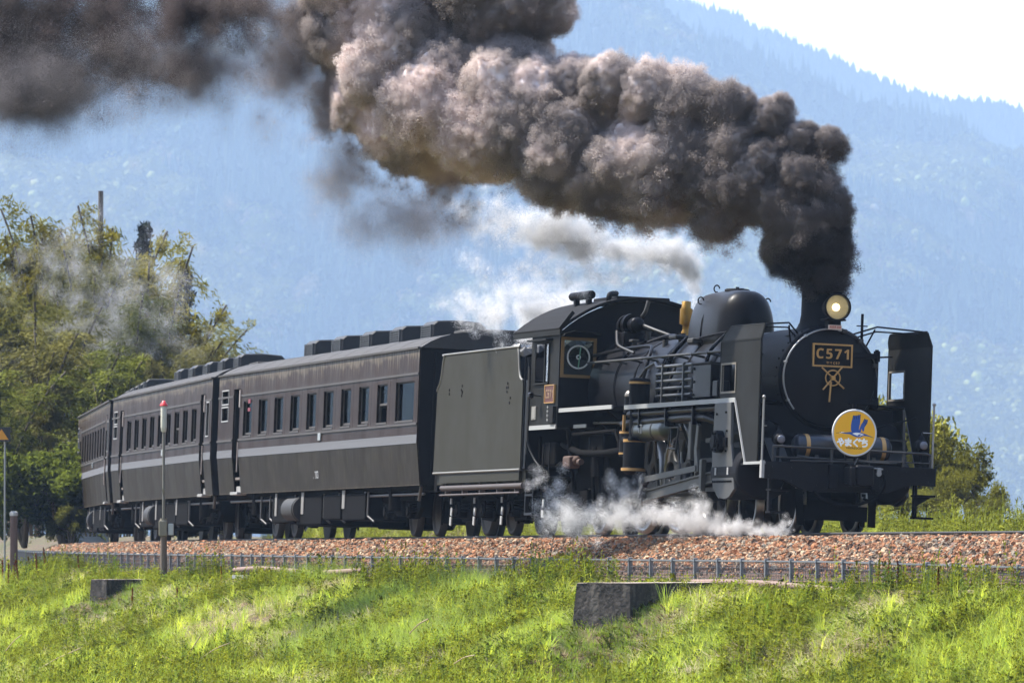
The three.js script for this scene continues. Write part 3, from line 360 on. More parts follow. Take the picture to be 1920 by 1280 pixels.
  mesh('leading_truck', both([slabXY(poly([[-0.75, 0.35], [-0.75, 0.62], [-1.7, 0.66], [-2.6, 0.66], [-3.6, 0.6], [-3.6, 0.35], [-2.9, 0.3], [-2.2, 0.5], [-1.6, 0.3]]), 0.36, 0.4), box(-1.9, -2.4, 0.3, 0.7, 0, 0.4), box(-0.8, -0.74, 0.12, 0.62, 0.44, 0.52), box(-0.62, -0.58, 0.2, 0.42, 0, 0.5), box(-1.0, -0.9, 0.3, 0.5, 0, 0.42)]), mat.under, L);
  pair('rail_guard', ([bar(V(-0.62, 0.66, 0.58), V(-0.55, 0.12, 0.56), 0.02, 0.12, V(1, 0, 0)), rod(V(-0.6, 0.5, 0.56), V(-0.9, 0.6, 0.42), 0.02)]), mat.under, L);
  // cylinders, valve gear (near and far)
  for (const sd of [1, -1]) {
    const Z = (g) => (sd > 0 ? g : mirrorZ(g)), Zs = (gs) => [gs].flat(9).map(Z);
    const cyl = mesh('cylinder', Zs([latheX([[-2.45, 0], [-2.45, 0.36], [-2.4, 0.4], [-1.2, 0.4], [-1.14, 0.36], [-1.13, 0.2], [-1.08, 0.18], [-1.08, 0]], 40).translate(0, 0.88, 1.0), latheX([[-2.5, 0], [-2.5, 0.16], [-2.42, 0.19], [-1.15, 0.19], [-1.05, 0.16], [-1.03, 0]], 28).translate(0, 1.5, 0.98), box(-2.3, -1.3, 0.9, 1.9, 0.5, 1.1), cylX(-3.0, -2.4, 0.88, 1.0, 0.05, 12), cylX(-2.9, -2.4, 1.5, 0.98, 0.05, 12)]), mat.black, L);
    const cas = mesh('cylinder_casing', Zs([slabXY(poly([[-2.34, 1.93], [-1.55, 1.93], [-1.5, 1.3], [-1.32, 0.82], [-1.26, 0.62], [-1.5, 0.5], [-1.75, 0.47], [-2.0, 0.5], [-2.3, 0.62], [-2.38, 0.85], [-2.4, 1.3]]), 1.34, 1.39, 0.008)]), M(0.05, 0.048, 0.044, 0.6, 0, { roughnessMap: roughTex, bumpMap: oil, bumpScale: 0.0008 }), L);
    mesh('rivet', Zs(bolts([[-2.2, 1.76], [-1.75, 1.78], [-2.15, 1.48], [-1.68, 1.5], [-2.22, 1.2], [-1.7, 1.2], ...Array.from({ length: 12 }, (_, i) => [-2.28 + i * 0.08, 0.74])].map(([x, y]) => [x, y, 1.395]), 0.016, 0.03)), mat.under, cas);
    mesh('casing_boss', Zs([cylZ(-1.95, 1.34, 1.38, 1.5, 0.17, 24), cylZ(-1.95, 1.34, 1.5, 1.54, 0.1, 18), ...[0, 1, 2, 3, 4, 5].map((i) => cylZ(-1.95 + Math.cos(i * 1.047) * 0.14, 1.34 + Math.sin(i * 1.047) * 0.14, 1.5, 1.53, 0.02, 6)), box(-2.25, -1.65, 1.26, 1.4, 1.38, 1.43, 0.01)]), mat.black, cas);
    mesh('grease_tag', Zs([box(-2.18, -2.12, 0.84, 0.95, 1.395, 1.41), box(-1.58, -1.52, 0.84, 0.95, 1.395, 1.41)]), mat.trim, cas);
    const rods = mesh('crosshead', Zs([box(-2.95, -2.6, 0.66, 1.04, 0.94, 1.1, 0.02), box(-4.1, -2.5, 1.07, 1.13, 0.98, 1.08), box(-4.1, -2.5, 0.62, 0.68, 0.98, 1.08), box(-4.16, -4.08, 0.5, 1.4, 0.6, 1.1, 0.01)]), mat.iron, L);
    const I = (p, q, w) => [bar(p, q, w, 0.03), bar(p.clone().add(V(0, w / 2, 0)), q.clone().add(V(0, w / 2, 0)), 0.028, 0.085), bar(p.clone().add(V(0, -w / 2, 0)), q.clone().add(V(0, -w / 2, 0)), 0.028, 0.085)];
    mesh('main_rod', Zs([...I(V(-2.72, 0.86, 1.13), V(-6.67, 0.565, 1.13), 0.15), cylZ(-6.67, 0.565, 0.7, 1.2, 0.13, 20), cylZ(-2.74, 0.86, 0.9, 1.2, 0.1, 18)]), mat.rodSteel, L);
    mesh('coupling_rod', Zs([...I(V(-4.82, 0.565, 0.82), V(-8.52, 0.565, 0.82), 0.12), ...[-4.82, -6.67, -8.52].map((x) => cylZ(x, 0.565, 0.72, 0.9, 0.12, 18))]), mat.rodSteel, L);
    mesh('valve_gear', Zs([bar(V(-3.7, 0.97, 1.22), V(-6.4, 0.82, 1.22), 0.09, 0.035), cylZ(-6.4, 0.82, 1.15, 1.28, 0.07, 14), bar(V(-6.67, 0.565, 1.21), V(-6.4, 0.82, 1.21), 0.09, 0.04), slabXY(poly([[-3.62, 0.92], [-3.72, 1.25], [-3.66, 1.62], [-3.76, 1.66], [-3.86, 1.25], [-3.76, 0.88]]), 1.16, 1.22, 0.008), bar(V(-3.75, 1.4, 1.05), V(-2.3, 1.44, 1.05), 0.07, 0.04), bar(V(-2.75, 1.5, 1.0), V(-2.65, 0.5, 1.15), 0.06, 0.03, V(1, 0, 0)), bar(V(-2.64, 0.52, 1.16), V(-3.0, 0.6, 1.1), 0.06, 0.03), box(-4.25, -4.1, 1.1, 1.7, 0.6, 1.2, 0.02), box(-3.5, -3.38, 0.6, 1.1, 1.16, 1.24, 0.01), rod(V(-4.2, 1.7, 1.0), V(-9.8, 1.78, 1.05), 0.022)]), mat.rodSteel, L);
    mesh('brake_rigging', Zs([...[-5.8, -7.65, -9.45].flatMap((x) => [bar(V(x, 1.15, 0.62), V(x + 0.08, 0.4, 0.62), 0.07, 0.03, V(1, 0, 0)), box(x + 0.02, x + 0.16, 0.5, 0.9, 0.44, 0.54, 0.02)]), rod(V(-5.6, 0.36, 0.62), V(-10, 0.36, 0.62), 0.025), ...[-4.1, -5.95, -7.8].map((x) => tube([V(x, 1.2, 0.55), V(x - 0.05, 0.7, 0.56), V(x - 0.12, 0.18, 0.52)], 0.022, 6, 10))]), mat.iron, L);
    mesh('sand_pipe', Zs([tube([V(-5.7, 2.6, 0.8), V(-5.6, 2.0, 0.98), V(-5.72, 1.3, 0.7), V(-5.78, 0.3, 0.54)], 0.024, 6, 26)]), mat.iron, L); mesh('sand_pipe', Zs([tube([V(-6.3, 2.6, 0.8), V(-6.5, 2.0, 0.98), V(-7.5, 1.3, 0.7), V(-7.6, 0.3, 0.54)], 0.024, 6, 26)]), mat.iron, L);
    // running board
    const rb = mesh('running_board', Zs([box(-7.15, -1.45, 1.955, 1.985, 0.7, 1.34), box(-10.75, -7.7, 1.975, 2.0, 0.75, 1.36)]), mat.black, L);
    mesh('white_edge', Zs([box(-7.15, -1.45, 1.93, 2.0, 1.335, 1.36), box(-10.75, -7.75, 1.955, 2.02, 1.36, 1.385)]), mat.trim, rb);
    mesh('board_bracket', Zs([...[-2.6, -3.8, -5.0, -6.2, -8.3, -9.5].map((x) => slabXY(poly([[0.7, 1.95], [1.3, 1.95], [0.8, 1.6]]).clone(), -0.012, 0.012).rotateY(-Math.PI / 2).translate(x, 0, 0))]), mat.black, rb);
    mesh('delivery_pipe', Zs([path([V(-7.3, 1.86, 1.22), V(-2.6, 1.88, 1.2), V(-2.4, 1.7, 1.1)], 0.055, 12), path([V(-7.7, 1.72, 1.2), V(-4.4, 1.76, 1.2), V(-3.4, 1.74, 1.18), V(-2.6, 1.6, 1.05)], 0.06, 12), ...[-6.6, -5.2, -3.8].map((x) => box(x - 0.02, x + 0.02, 1.64, 1.95, 1.14, 1.29))]), mat.gloss, L);
  }
  // air pump, tanks, coolers on the near side
  const pump = mesh('air_pump', [latheY([[2.0, 0.16], [2.36, 0.165], [2.4, 0.17], [2.43, 0.15], [2.44, 0]], 24).translate(-7.0, 0, 1.16), cylY(-7.05, 1.2, 0.96, 1.5, 0.17, 24), latheY([[0.9, 0.1], [0.96, 0.19], [1.0, 0.19], [1.02, 0.17]], 24).translate(-7.05, 0, 1.2), cylY(-7.05, 1.2, 1.5, 2.0, 0.09, 12), cylY(-7.45, 1.2, 1.2, 1.62, 0.12, 20), box(-7.3, -6.8, 1.44, 1.5, 1.0, 1.34, 0.01), cylY(-7.52, 1.15, 1.9, 2.15, 0.1, 14)], mat.black, L);
  mesh('brass_band', [cylY(-7.0, 1.16, 2.34, 2.375, 0.171, 24), cylY(-7.05, 1.2, 1.42, 1.465, 0.176, 24), cylY(-7.05, 1.2, 0.965, 1.01, 0.196, 24), cylY(-7.45, 1.2, 1.56, 1.595, 0.126, 20), cylY(-7.45, 1.2, 1.23, 1.26, 0.126, 20), box(-7.33, -7.3, 1.6, 1.85, 1.28, 1.32)], mat.gold, pump);
  mesh('pump_valve', [new THREE.SphereGeometry(0.09, 14, 10).translate(-7.52, 2.17, 1.15), cylY(-7.52, 1.15, 2.2, 2.25, 0.06, 12)], M(0.3, 0.26, 0.22, 0.35, 0.6), pump);
  const tk = mesh('side_air_tank', latheX([[-7.1, 0], [-7.1, 0.12], [-7.04, 0.168], [-5.6, 0.168], [-5.5, 0.15], [-5.42, 0.09], [-5.4, 0]], 32).translate(0, 1.6, 1.1), M(0.035, 0.04, 0.03, 0.35, 0.2), L);
  mesh('tank_band', [cylX(-6.05, -6.0, 1.6, 1.1, 0.175, 32), cylX(-6.98, -6.94, 1.6, 1.1, 0.175, 32)], mat.iron, tk);
  mesh('lettering', [box(-6.62, -6.59, 1.56, 1.68, 1.262, 1.273), box(-6.5, -6.47, 1.55, 1.67, 1.262, 1.273), box(-6.62, -6.47, 1.67, 1.69, 1.255, 1.268)], mat.trim, tk);
  { const pts = []; let up = false; for (let i = 0; i < 5; i++) { const y = 2.6 - i * 0.115; const a = V(-6.55, y, 1.02), b = V(-4.72, y, 1.02); if (up) pts.push(b, a); else pts.push(a, b); up = !up; }
    mesh('cooling_pipe', [path(pts, 0.026, 10), box(-6.2, -6.16, 2.0, 2.64, 0.98, 1.06), box(-5.1, -5.06, 2.0, 2.64, 0.98, 1.06), path([V(-6.55, 2.6, 1.02), V(-6.8, 2.68, 0.98), V(-7.2, 2.6, 1.0), V(-7.5, 2.3, 1.12)], 0.022)], M(0.06, 0.06, 0.06, 0.45, 0.3), L); }
  const bx = mesh('lubricator_box', [box(-4.1, -3.2, 2.05, 2.56, 0.86, 1.2, 0.015), box(-3.1, -2.85, 2.05, 2.3, 1.0, 1.2, 0.02)], mat.gloss, L);
  mesh('box_lid', [box(-4.12, -3.18, 2.56, 2.59, 0.84, 1.22, 0.008), ...bolts([[-4.02, 2.5, 1.205], [-4.02, 2.3, 1.205], [-4.02, 2.1, 1.205]], 0.022, 0.02)], mat.panel, bx);
  mesh('sight_bracket', [path([V(-4.8, 1.62, 1.18), V(-5.2, 1.62, 1.2), V(-5.25, 1.3, 1.2), V(-4.85, 1.28, 1.2), V(-4.8, 1.62, 1.18)], 0.016), path([V(-5.15, 1.6, 1.2), V(-5.1, 1.36, 1.2), V(-4.95, 1.36, 1.2)], 0.014), path([V(-4.8, 1.28, 1.18), V(-4.72, 0.95, 1.15)], 0.016)], mat.iron, L);
  for (const x of [-6.35, -5.5]) mesh('white_tag', box(x - 0.015, x + 0.015, 1.08, 1.26, 0.9, 0.91), mat.trim, L);
  // cab
  const roofP = []; for (let i = 0; i <= 18; i++) { const a = lerp(-1, 1, i / 18); roofP.push([a * 1.42, 3.84 - 0.56 * Math.pow(Math.abs(a), 2.3)]); }
  const cab = mesh('cab', [...[1.385, -1.4].map((z) => slabXY(poly([[-10.74, 1.74], [-12.35, 1.74], [-12.35, 3.3], [-10.74, 3.3]], [rect(-12.12, -11.3, 2.46, 3.1)]), z, z + 0.015)), slabZY(poly([[1.4, 1.74], ...roofP.slice().reverse().map(([z, y]) => [z * 0.985, y - 0.03]), [-1.4, 1.74]], [rect(0.84, 1.32, 2.57, 3.15), rect(-1.32, -0.84, 2.57, 3.15)]), -10.76, -10.74), box(-12.4, -10.76, 1.72, 1.76, -1.38, 1.38), box(-12.35, -12.3, 1.74, 2.4, -1.38, -0.5), box(-10.9, -10.78, 1.8, 2.9, -0.9, 0.8)], mat.panel, L);
  mesh('cab_front_skin', slabZY(poly([[1.405, 1.74], ...roofP.slice().reverse().map(([z, y]) => [z * 0.99, y - 0.02]), [-1.405, 1.74]], [rect(0.83, 1.33, 2.56, 3.16), rect(-1.33, -0.83, 2.56, 3.16)]), -10.738, -10.722), mat.gloss, cab);
  const roof = mesh('cab_roof', slabZY(poly([...roofP, ...roofP.slice().reverse().map(([z, y]) => [z * 1.012, y + 0.05])]), -13.35, -10.62, 0.006), mat.soot, L);
  mesh('roof_vent', [cylX(-12.4, -11.3, 3.93, 0.72, 0.07, 14), box(-12.2, -12.1, 3.68, 3.93, 0.68, 0.76), box(-11.5, -11.4, 3.68, 3.93, 0.68, 0.76), box(-12.6, -11.2, 3.85, 3.93, -0.6, 0.3, 0.02), tube([V(-11.0, 3.7, 0.55), V(-11.0, 3.93, 0.5), V(-11.3, 3.97, 0.3), V(-11.8, 3.95, 0.2)], 0.045)], mat.black, roof);
  mesh('eave', both([box(-13.35, -10.62, 3.22, 3.3, 1.4, 1.44), bar(V(-10.64, 3.32, 1.43), V(-10.64, 3.6, 1.22), 0.06, 0.05), box(-12.25, -11.15, 3.14, 3.17, 1.4, 1.52)]), mat.panel, roof);
  for (const sd of [1, -1]) { const z = sd * 1.08;
    const wf = mesh('front_window', [box(-10.73, -10.7, 3.14, 3.19, z - 0.3, z + 0.3), box(-10.73, -10.7, 2.53, 2.58, z - 0.3, z + 0.3), box(-10.73, -10.7, 2.58, 3.14, z - 0.3, z - 0.25), box(-10.73, -10.7, 2.58, 3.14, z + 0.25, z + 0.3)], M(0.2, 0.12, 0.04, 0.6), cab);
    mesh('pane', box(-10.735, -10.728, 2.58, 3.14, z - 0.25, z + 0.25), mat.glass, wf);
    mesh('clear_view_screen', [torusX(-10.715, 2.87, z, 0.185, 0.014, 32), torusX(-10.715, 2.87, z, 0.03, 0.012, 14)], M(0.55, 0.56, 0.55, 0.5), wf);
    mesh('wiper', [rod(V(-10.71, 2.69, z), V(-10.71, 3.03, z - 0.03), 0.01)], M(0.12, 0.3, 0.2, 0.5), wf);
    mesh('window_hood', [slabZY(poly([[z + 0.32, 3.2], [z + 0.3, 3.24], [z + 0.1, 3.3], [z - 0.15, 3.3], [z - 0.32, 3.26], [z - 0.32, 3.24], [z - 0.15, 3.28], [z + 0.1, 3.28], [z + 0.3, 3.22]]), -10.74, -10.5)], mat.panel, wf);
    const sw = mesh('side_window', [box(-11.32, -11.28, 2.46, 3.1, sd * 1.4 - 0.02, sd * 1.4 + 0.02), box(-12.14, -11.28, 2.43, 2.46, sd * 1.4 - 0.03, sd * 1.4 + 0.03), box(-11.62, -11.58, 2.46, 3.1, sd * 1.38 - 0.02, sd * 1.38 + 0.02)], mat.panel, cab);
    mesh('pane', box(-11.58, -11.32, 2.48, 3.08, sd * 1.38 - 0.004, sd * 1.38 + 0.004), mat.glass, sw);
    const sp = mesh('number_plate', [box(-11.42, -10.9, 2.13, 2.4, sd * 1.4, sd * 1.42)], M(0.09, 0.03, 0.025, 0.6), cab);
    const lt = letters('C571', 0.14, 0.008, 0.03); if (sd < 0) lt.rotateY(Math.PI); mesh('lettering', lt.translate(-11.16, 2.265, sd * 1.42), M(0.3, 0.2, 0.12, 0.5, 0.4), sp);
    mesh('plate_frame', [box(-11.44, -10.88, 2.4, 2.415, sd * 1.4, sd * 1.43), box(-11.44, -10.88, 2.115, 2.13, sd * 1.4, sd * 1.43), box(-11.44, -11.42, 2.13, 2.4, sd * 1.4, sd * 1.43), box(-10.9, -10.88, 2.13, 2.4, sd * 1.4, sd * 1.43)], mat.gold, sp);
    mesh('white_edge', [box(-12.35, -10.74, 1.69, 1.76, sd * 1.4, sd * 1.425), box(-10.4, -9.7, 1.7, 1.755, sd * 1.2, sd * 1.22)], mat.trim, cab);
    mesh('card_holder', [box(-12.2, -11.95, 1.86, 2.08, sd * 1.4, sd * 1.415), box(-12.17, -11.98, 1.88, 2.06, sd * 1.415, sd * 1.42)], M(0.2, 0.19, 0.17, 0.6), cab);
    mesh('locker', box(-11.05, -10.8, 1.78, 2.06, sd * 1.4, sd * 1.46, 0.01), mat.soot, cab);
    mesh('lettering', [1.84, 1.91, 1.98, 2.05].map((y) => [box(-11.33, -11.25, y, y + 0.012, sd * 1.4, sd * 1.408), box(-11.31, -11.29, y - 0.02, y + 0.03, sd * 1.4, sd * 1.408)]), mat.trim, cab);
  }
  mesh('side_mirror', [rod(V(-11.7, 2.24, 1.4), V(-11.8, 2.26, 1.58), 0.012), box(-11.86, -11.7, 2.2, 2.3, 1.52, 1.6, 0.03)], mat.gloss, cab);
  mesh('cab_handrail', [rod(V(-12.3, 1.5, 1.44), V(-12.3, 2.7, 1.44), 0.016), rod(V(-12.42, 1.3, 1.42), V(-12.42, 2.75, 1.42), 0.016)], mat.iron, cab);
  mesh('cab_interior', [box(-12.0, -11.0, 1.76, 2.5, -0.7, 0.7), box(-12.2, -12.0, 1.76, 2.7, -1.3, -0.9)], mat.soot, cab);
  // firebox, ashpan, trailing truck, pipes below the cab
  mesh('ashpan', [slabXY(poly([[-8.9, 1.4], [-8.9, 0.6], [-9.6, 0.4], [-10.3, 0.4], [-10.3, 0.9], [-11.6, 0.9], [-11.6, 1.6], [-10.7, 1.9], [-8.9, 1.9]]), -0.75, 0.75), both([slabXY(poly([[-9.8, 0.3], [-9.8, 0.9], [-10.3, 1.0], [-11.7, 1.0], [-12.2, 0.8], [-12.2, 0.5], [-11.6, 0.5], [-11.2, 0.75], [-10.7, 0.75], [-10.4, 0.4]]), 0.68, 0.74), box(-11.2, -10.7, 0.4, 0.72, 0.74, 0.86, 0.03)])], mat.under, L);
  mesh('under_pipes', both([tube([V(-12.2, 1.6, 1.25), V(-12.25, 1.1, 1.2), V(-11.9, 0.7, 1.05), V(-11.5, 0.55, 0.9)], 0.03), path([V(-10.5, 1.6, 1.18), V(-8.1, 1.62, 1.2), V(-7.75, 1.3, 1.2)], 0.03), path([V(-10.6, 1.7, 1.25), V(-10.6, 0.7, 1.1)], 0.04), path([V(-9.8, 1.55, 1.1), V(-9.8, 0.45, 1.0)], 0.03), path([V(-8.9, 1.2, 1.05), V(-8.9, 0.4, 1.0)], 0.025), tube([V(-11.0, 1.45, 1.2), V(-10.2, 1.3, 1.15), V(-9.0, 1.28, 1.1), V(-8.2, 1.32, 1.05)], 0.055, 10), cylY(-9.5, 1.05, 0.9, 1.4, 0.1, 14), box(-12.1, -11.3, 1.1, 1.5, 0.9, 1.25, 0.05), box(-10.0, -9.1, 1.3, 1.6, 0.85, 1.1, 0.04), rod(V(-9.25, 1.15, 1.12), V(-9.2, 0.4, 1.08), 0.02), box(-11.9, -11.5, 0.38, 0.42, 1.05, 1.3), bar(V(-11.9, 0.4, 1.28), V(-11.85, 1.5, 1.28), 0.04, 0.02, V(1, 0, 0)), bar(V(-11.5, 0.4, 1.28), V(-11.5, 1.5, 1.28), 0.04, 0.02, V(1, 0, 0))]), mat.under, L);
  mesh('injector', [box(-10.7, -10.3, 1.05, 1.25, 1.1, 1.3, 0.04), cylX(-10.9, -10.0, 1.15, 1.18, 0.05, 12), new THREE.SphereGeometry(0.07, 10, 8).translate(-10.2, 1.18, 1.2)], mat.rust, L);
  mesh('white_tag', box(-12.1, -11.95, 0.26, 0.56, 1.2, 1.22), mat.trim, L);
}
// the round train sign on the front rail
{ const S = 768, c = document.createElement('canvas'); c.width = c.height = S; const g = c.getContext('2d'); const k = S / 342; // drawn on the sign as 342 units wide
  g.fillStyle = '#f0b21c'; g.fillRect(0, 0, S, S); g.save(); g.scale(k, k); g.translate(171, 171);
  const P = (pts, col) => { g.fillStyle = col; g.beginPath(); g.moveTo(...pts[0]); for (const p of pts.slice(1)) p.length === 2 ? g.lineTo(...p) : g.quadraticCurveTo(...p); g.closePath(); g.fill(); };
  const blue = '#1d4f9c', dk = '#16233f';
  P([[-30, -20], [-36, -62, -22, -108], [-14, -136], [14, -132, 44, -146], [46, -100, 40, -60], [30, -30, 42, -8], [20, 6], [-20, -4]], blue);
  P([[36, -20], [46, -62, 62, -84], [80, -112], [96, -104, 108, -110], [104, -80, 92, -64], [76, -44, 80, -28], [70, -10], [56, -36], [52, -10], [40, -4]], blue);
  g.strokeStyle = dk; g.lineWidth = 5; for (const [x, y, u, v] of [[-14, -138, -20, -104], [0, -140, -6, -106], [15, -143, 10, -108], [30, -146, 26, -108], [44, -148, 40, -112]]) { g.beginPath(); g.moveTo(x, y); g.lineTo(u, v); g.stroke(); } for (const [x, y, u, v] of [[80, -116, 66, -84], [92, -112, 76, -80], [104, -108, 84, -72], [102, -84, 80, -58]]) { g.beginPath(); g.moveTo(x, y); g.lineTo(u, v); g.stroke(); }
  P([[-120, 2], [-70, 0, -30, -8], [10, -14, 60, -4], [90, 4, 150, 26], [100, 18, 70, 20], [50, 36, 10, 30], [-20, 20, -40, 10], [-80, 10, -120, 4]], blue);
  P([[-18, 4], [10, -8, 44, -2], [66, 4, 80, 10], [60, 14, 44, 24], [24, 22, 10, 16], [-4, 12, -18, 4]], '#f4f4ee'); P([[24, 18], [40, 4, 62, 8], [48, 12, 40, 24]], blue);
  P([[-124, 0], [-100, -6, -82, -4], [-96, 2, -122, 6]], '#f1efe6'); g.fillStyle = '#8c2b1e'; g.beginPath(); g.arc(-118, -1, 4, 0, 7); g.fill(); g.strokeStyle = dk; g.lineWidth = 3; g.beginPath(); g.moveTo(-124, 2); g.lineTo(-152, 6); g.moveTo(110, 18); g.lineTo(158, 30); g.stroke();
  // the four white hiragana, stroke by stroke
  g.strokeStyle = '#fbfbf6'; g.lineWidth = 13; g.lineCap = g.lineJoin = 'round';
  const stroke = (x0, strokes) => { for (const s of strokes) { g.beginPath(); s.forEach((p, i) => (i ? (p.length === 2 ? g.lineTo(x0 + p[0], 74 + p[1]) : g.quadraticCurveTo(x0 + p[0], 74 + p[1], x0 + p[2], 74 + p[3])) : g.moveTo(x0 + p[0], 74 + p[1]))); g.stroke(); } };
  stroke(-112, [[[-26, 2], [10, -14, 22, -6], [30, 8, 8, 14]], [[2, -28], [10, -16]], [[-14, -22], [4, 28]]]);
  stroke(-50, [[[-24, -16], [24, -16]], [[-22, -2], [22, -2]], [[2, -28], [2, 18], [-4, 30, -18, 24], [-24, 14, -8, 12], [8, 14, 24, 26]]]);
  stroke(14, [[[10, -28], [-18, -2], [-22, 2, -16, 6], [12, 28]], [[20, -20], [26, -10]], [[30, -26], [36, -16]]]);
  stroke(82, [[[-24, -16], [24, -16]], [[-2, -30], [-14, 6], [6, -8, 22, 2], [30, 16, 12, 26], [0, 30, -10, 28]]]);
  g.fillStyle = '#3a2d10'; g.font = 'bold 23px sans-serif'; g.textAlign = 'center'; g.fillText('YAMAGUCHI', 0, 127); g.restore();
  const t = new THREE.CanvasTexture(c); t.colorSpace = THREE.SRGBColorSpace; t.needsUpdate = true;
  const face = new THREE.CircleGeometry(0.325, 48).rotateY(Math.PI / 2);
  const sign = thing('headmark_sign', 'round yellow train sign with a blue flying crane and white hiragana on the front rail', 'sign'); onTrack(sign, 0, -2.5, -8.5, 0.08);
  const p = V(0.05, 1.5, -0.03);
  const fm = new THREE.MeshPhysicalMaterial({ map: t, roughness: 0.42 });
  mesh('sign_face', face.clone().translate(p.x + 0.024, p.y, p.z), fm, sign);
  mesh('rim', [torusX(p.x + 0.012, p.y, p.z, 0.335, 0.018, 56), cylX(p.x - 0.012, p.x + 0.02, p.y, p.z, 0.334, 48)], M(0.6, 0.6, 0.58, 0.4), sign);
  mesh('bracket', [box(p.x - 0.05, p.x - 0.012, p.y - 0.5, p.y + 0.4, p.z - 0.05, p.z - 0.02), box(p.x - 0.05, p.x - 0.012, p.y - 0.5, p.y + 0.3, p.z + 0.1, p.z + 0.13), cylY(p.x - 0.03, p.z, p.y + 0.3, p.y + 0.43, 0.03, 8)], mat.black, sign);
}
// ---------------------------------------------------------------- the tender
function truck(parent, xc, wheelbase, r, style) {
  const t = mesh('truck', both(style === 'tender'
    ? [slabXY(poly([[xc - 1.25, 0.62], [xc - 1.25, 0.34], [xc - wheelbase / 2 - 0.2, 0.22], [xc - 0.3, 0.26], [xc - 0.2, 0.36], [xc + 0.2, 0.36], [xc + 0.3, 0.26], [xc + wheelbase / 2 + 0.2, 0.22], [xc + 1.25, 0.34], [xc + 1.25, 0.62], [xc + 0.5, 0.72], [xc - 0.5, 0.72]], [rect(xc - 0.22, xc - 0.06, 0.4, 0.64), rect(xc + 0.06, xc + 0.22, 0.4, 0.64)]), 0.92, 0.97), slabXY(poly([[xc - 0.3, 0.72], [xc + 0.3, 0.72], [xc + 0.22, 0.62], [xc - 0.22, 0.62]]), 0.97, 1.03), box(xc - 0.25, xc + 0.25, 0.3, 0.8, 0, 0.95)]
    : [slabXY(poly([[xc - 1.7, 0.66], [xc - 1.7, 0.5], [xc - 1.3, 0.3], [xc - 0.75, 0.3], [xc - 0.4, 0.5], [xc + 0.4, 0.5], [xc + 0.75, 0.3], [xc + 1.3, 0.3], [xc + 1.7, 0.5], [xc + 1.7, 0.66], [xc + 0.6, 0.7], [xc - 0.6, 0.7]]), 0.95, 1.03), box(xc - 0.3, xc + 0.3, 0.35, 0.95, 0, 1.08), cylY(xc, 1.12, 0.45, 0.9, 0.16, 16), box(xc - 1.5, xc + 1.5, 0.62, 0.72, 0.9, 1.1)]), mat.under, parent);
  for (const s of [-1, 1]) {
    const x = xc + s * wheelbase / 2;
    pair('axle_box', ([box(x - 0.13, x + 0.13, r - 0.14, r + 0.14, 0.95, 1.12, 0.03), cylZ(x, r, 1.1, 1.15, 0.09, 14)]), mat.under, t);
    pair('coil_spring', ([-0.24, 0.24].flatMap((d) => [0.0, 0.05, 0.1, 0.15].map((h) => new THREE.TorusGeometry(0.07, 0.018, 5, 12).rotateX(Math.PI / 2).translate(x + d, r - 0.02 + h, 1.03)))), mat.under, t);
    pair('wheel', ([cylZ(x, r, 0, 0.5, 0.07, 12), new THREE.LatheGeometry([[0, -0.04], [r * 0.85, -0.05], [r + 0.025, -0.06], [r + 0.025, -0.035], [r, -0.03], [r - 0.005, 0.06], [r * 0.85, 0.06], [r * 0.8, 0.03], [0.1, 0.06], [0, 0.06]].map((p) => new THREE.Vector2(p[0], p[1])), 32).rotateX(Math.PI / 2).translate(x, r, 0.53)]), mat.iron, t);
    pair('brake_shoe', ([box(x + s * (r + 0.03), x + s * (r + 0.09), r - 0.2, r + 0.2, 0.48, 0.58, 0.02), bar(V(x + s * (r + 0.06), 0.9, 0.6), V(x + s * (r + 0.06), 0.2, 0.6), 0.05, 0.03, V(1, 0, 0))]), mat.under, t);
  }
  return t;
}
const tender = thing('coal_tender', 'grey-black slab-sided coal tender coupled between the cab and the first coach', 'tender');
onTrack(tender, -12.1, -13.3, -18.5);
